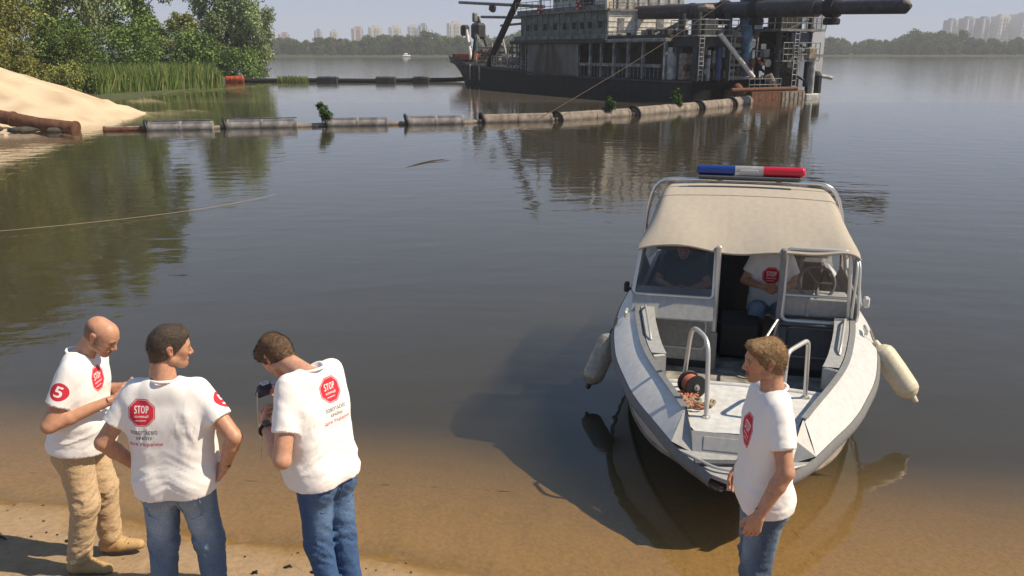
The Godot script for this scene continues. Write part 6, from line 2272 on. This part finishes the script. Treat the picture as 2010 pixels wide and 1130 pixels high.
	c.merge({"label": "seated man in white shirt with red emblem, visible through the boat's door", "at": bx * B(0.3, 0.0, 4.0), "yaw": 166.0, "hair": Color(0.06, 0.04, 0.03), "style": 1, "cell": 0.015, "sit": true,
		"lean": 0.16, "hip": 0.66, "sh": 1.2, "hem": 0.56, "head": Vector3(0.0, 1.4, -0.14), "hpitch": 20.0,
		"eR": Vector3(0.27, 0.93, -0.1), "wR": Vector3(0.07, 0.93, -0.33), "hRd": Vector3(-0.6, -0.1, -0.5), "hRp": Vector3(-0.5, 0.2, 0.6), "eL": Vector3(-0.27, 0.93, -0.1), "wL": Vector3(-0.07, 0.92, -0.33), "hLd": Vector3(0.6, -0.1, -0.5), "hLp": Vector3(0.5, 0.2, 0.6), "curl": 0.7,
		"kL": Vector3(-0.14, 0.72, -0.42), "kR": Vector3(0.14, 0.72, -0.42), "aL": Vector3(-0.14, 0.34, -0.4), "aR": Vector3(0.14, 0.34, -0.4), "front": 0.26, "cloth": Color(0.2, 0.3, 0.42), "worn": Color(0.45, 0.55, 0.65)}, true)
	person(c)
	c = base.duplicate()
	c.merge({"label": "man in dark shirt sitting low behind the boat's left windscreen", "at": bx * B(-0.62, 0.0, 4.0), "yaw": 166.0, "hair": Color(0.05, 0.035, 0.028), "style": 1, "cell": 0.015, "sit": true, "shirt": plain,
		"lean": 0.3, "hip": 0.66, "sh": 1.14, "hem": 0.56, "head": Vector3(0.0, 1.3, -0.24), "hpitch": 26.0,
		"eR": Vector3(0.27, 0.88, -0.14), "wR": Vector3(0.07, 0.86, -0.36), "hRd": Vector3(-0.6, -0.1, -0.5), "hRp": Vector3(-0.5, 0.2, 0.6), "eL": Vector3(-0.27, 0.88, -0.14), "wL": Vector3(-0.07, 0.86, -0.36), "hLd": Vector3(0.6, -0.1, -0.5), "hLp": Vector3(0.5, 0.2, 0.6), "curl": 0.7,
		"kL": Vector3(-0.14, 0.72, -0.42), "kR": Vector3(0.14, 0.72, -0.42), "aL": Vector3(-0.14, 0.34, -0.4), "aR": Vector3(0.14, 0.34, -0.4)}, true)
	person(c)
	# what the stout man holds and wears
	var X := p3.transform
	var cam_at := X * Vector3(-0.01, 1.3, -0.42)
	var cm := thing("hand_camera", "small dark blue camera held in both hands by the stout man", "camera", cam_at, deg_to_rad(55))
	var g := G.new()
	g.box(Vector3.ZERO, Vector3(0.13, 0.08, 0.045), Basis(Vector3.RIGHT, 0.5), 0.012)
	put(g, "case", M.ship_blue, cm)
	g = G.new()
	g.lathe(Vector3(0.01, -0.005, -0.02), Vector3(0.01, -0.03, -0.07), [[0, 0.0], [0, 0.03], [0.9, 0.03], [1, 0.026], [1, 0]], 14)
	put(g, "lens", M.black, cm)
	g = G.new()
	g.box(Vector3(-0.02, 0.045, 0.012), Vector3(0.05, 0.008, 0.03), Basis(Vector3.RIGHT, 0.5), 0.003)
	put(g, "screen", M.white_paint, cm)
	g = G.new()
	g.tube(arc_pts([Vector3(-0.065, 0.0, 0), Vector3(-0.09, -0.12, 0.02), Vector3(-0.07, -0.26, 0.0), Vector3(-0.085, -0.4, 0.01)], 0.06), 0.004, 5)
	put(g, "cord", M.vinyl, cm)
	var wa := thing("wrist_watch", "black wrist watch on the stout man's left arm", "watch", X * Vector3(-0.178, 1.164, -0.234))
	g = G.new()
	var ring := []
	var ax := (Vector3(-0.17, 1.17, -0.25) - Vector3(-0.29, 1.1, 0.02)).normalized()
	var s1 := ax.cross(Vector3.UP).normalized()
	var s2 := ax.cross(s1)
	for k in 18: ring.append(X.basis * ((s1 * cos(TAU * k / 18.0) + s2 * sin(TAU * k / 18.0)) * 0.036))
	g.tube(ring, 0.009, 6, false, true)
	put(g, "strap", M.black, wa)
	g = G.new()
	g.cyl(X.basis * (-s2 * 0.034), X.basis * (-s2 * 0.05), 0.021, -1, 14)
	put(g, "dial", M.dark_grey, wa)


func small_things() -> void:
	# rope lying across the water at the left
	var r := thing("shore_rope", "thin pale rope stretched over the water from the left bank, its end sinking", "rope", Vector3(-8.0, 0, -13.2))
	var g := G.new()
	var pts := []
	for k in 25:
		var q := k / 24.0
		var a := Vector3(-3.2, 0.07, -1.4)
		var b := Vector3(1.5, 0.05, -3.6)
		var d := Vector3(2.3, -0.012, -6.95)
		pts.append(a.lerp(b, q).lerp(b.lerp(d, q), q))
	g.tube(pts, 0.0055, 5)
	put(g, "strand", M.rope_tan, r)
	var b := thing("floating_branch", "thin dark branch drifting on the water beyond the rope's end", "branch", Vector3(-2.7, 0.0, -25.9), 1.08)
	g = G.new()
	g.tube([Vector3(-1.1, -0.005, 0.1), Vector3(-0.4, 0.012, 0.0), Vector3(0.5, 0.016, -0.06), Vector3(1.2, -0.004, 0.0)], [0.012, 0.022, 0.018, 0.006], 6)
	put(g, "stem", M.bark, b)
	g = G.new()
	g.tube([Vector3(0.2, 0.012, -0.04), Vector3(0.7, 0.03, 0.2), Vector3(1.0, 0.0, 0.3)], [0.012, 0.01, 0.004], 5)
	put(g, "twig", M.bark, b)
	# scraps and pebbles on the wet sand
	rng.seed = 71
	var words := ["dark scrap of driftwood at the beach's left edge", "small black clod left of the khaki trousers", "short dark stick between the bald man and the faded jeans", "second dark stick lying just below the short one", "little dark pebble right of the faded jeans", "flat dark pebble between the two men in jeans", "pale shell by the stout man's legs", "black crumb of bark near the stout man"]
	var at := [Vector2(-3.45, -4.98), Vector2(-2.98, -5.0), Vector2(-2.37, -5.02), Vector2(-2.33, -4.95), Vector2(-1.62, -4.62), Vector2(-1.45, -4.75), Vector2(-1.1, -4.85), Vector2(-1.25, -4.68)]
	for i in 8:
		var t := thing("beach_scrap", words[i], "debris", Vector3(at[i].x, height(at[i].x, at[i].y) + 0.006, at[i].y), rng.randf() * 0.8 - 0.4, "scraps on the wet sand")
		g = G.new()
		var l := rng.randf_range(0.02, 0.05) * (2.0 if i == 0 else 1.0)
		g.tube([Vector3(-l, 0, 0), Vector3(-l * 0.3, 0.008, 0.012), Vector3(l * 0.4, 0.008, -0.008), Vector3(l, 0, 0.006)], [0.004, 0.01, 0.009, 0.003], 7)
		put(g, "scrap", M.vinyl if i == 6 else M.black, t)
	g = G.new()
	for i in 70:
		var x := rng.randf_range(-4.5, 0.4)
		var z := shore_z(x) + absf(rng.randfn()) * 0.45 + 0.05
		var y := height(x, z)
		g.col = Color(0.7, 0.52, 0.36).lerp(Color(1.0, 0.85, 0.65), rng.randf()) * rng.randf_range(0.5, 1.3)
		var s := rng.randf_range(0.004, 0.011)
		g.ball(Vector3(x, y + s * 0.2, z), Vector3(s * rng.randf_range(0.8, 1.6), s * 0.6, s), Basis(Vector3.UP, rng.randf() * 3.0), 6, 4)
	tag(put(g, "pebbles", M.rock), "", "", "", "stuff")
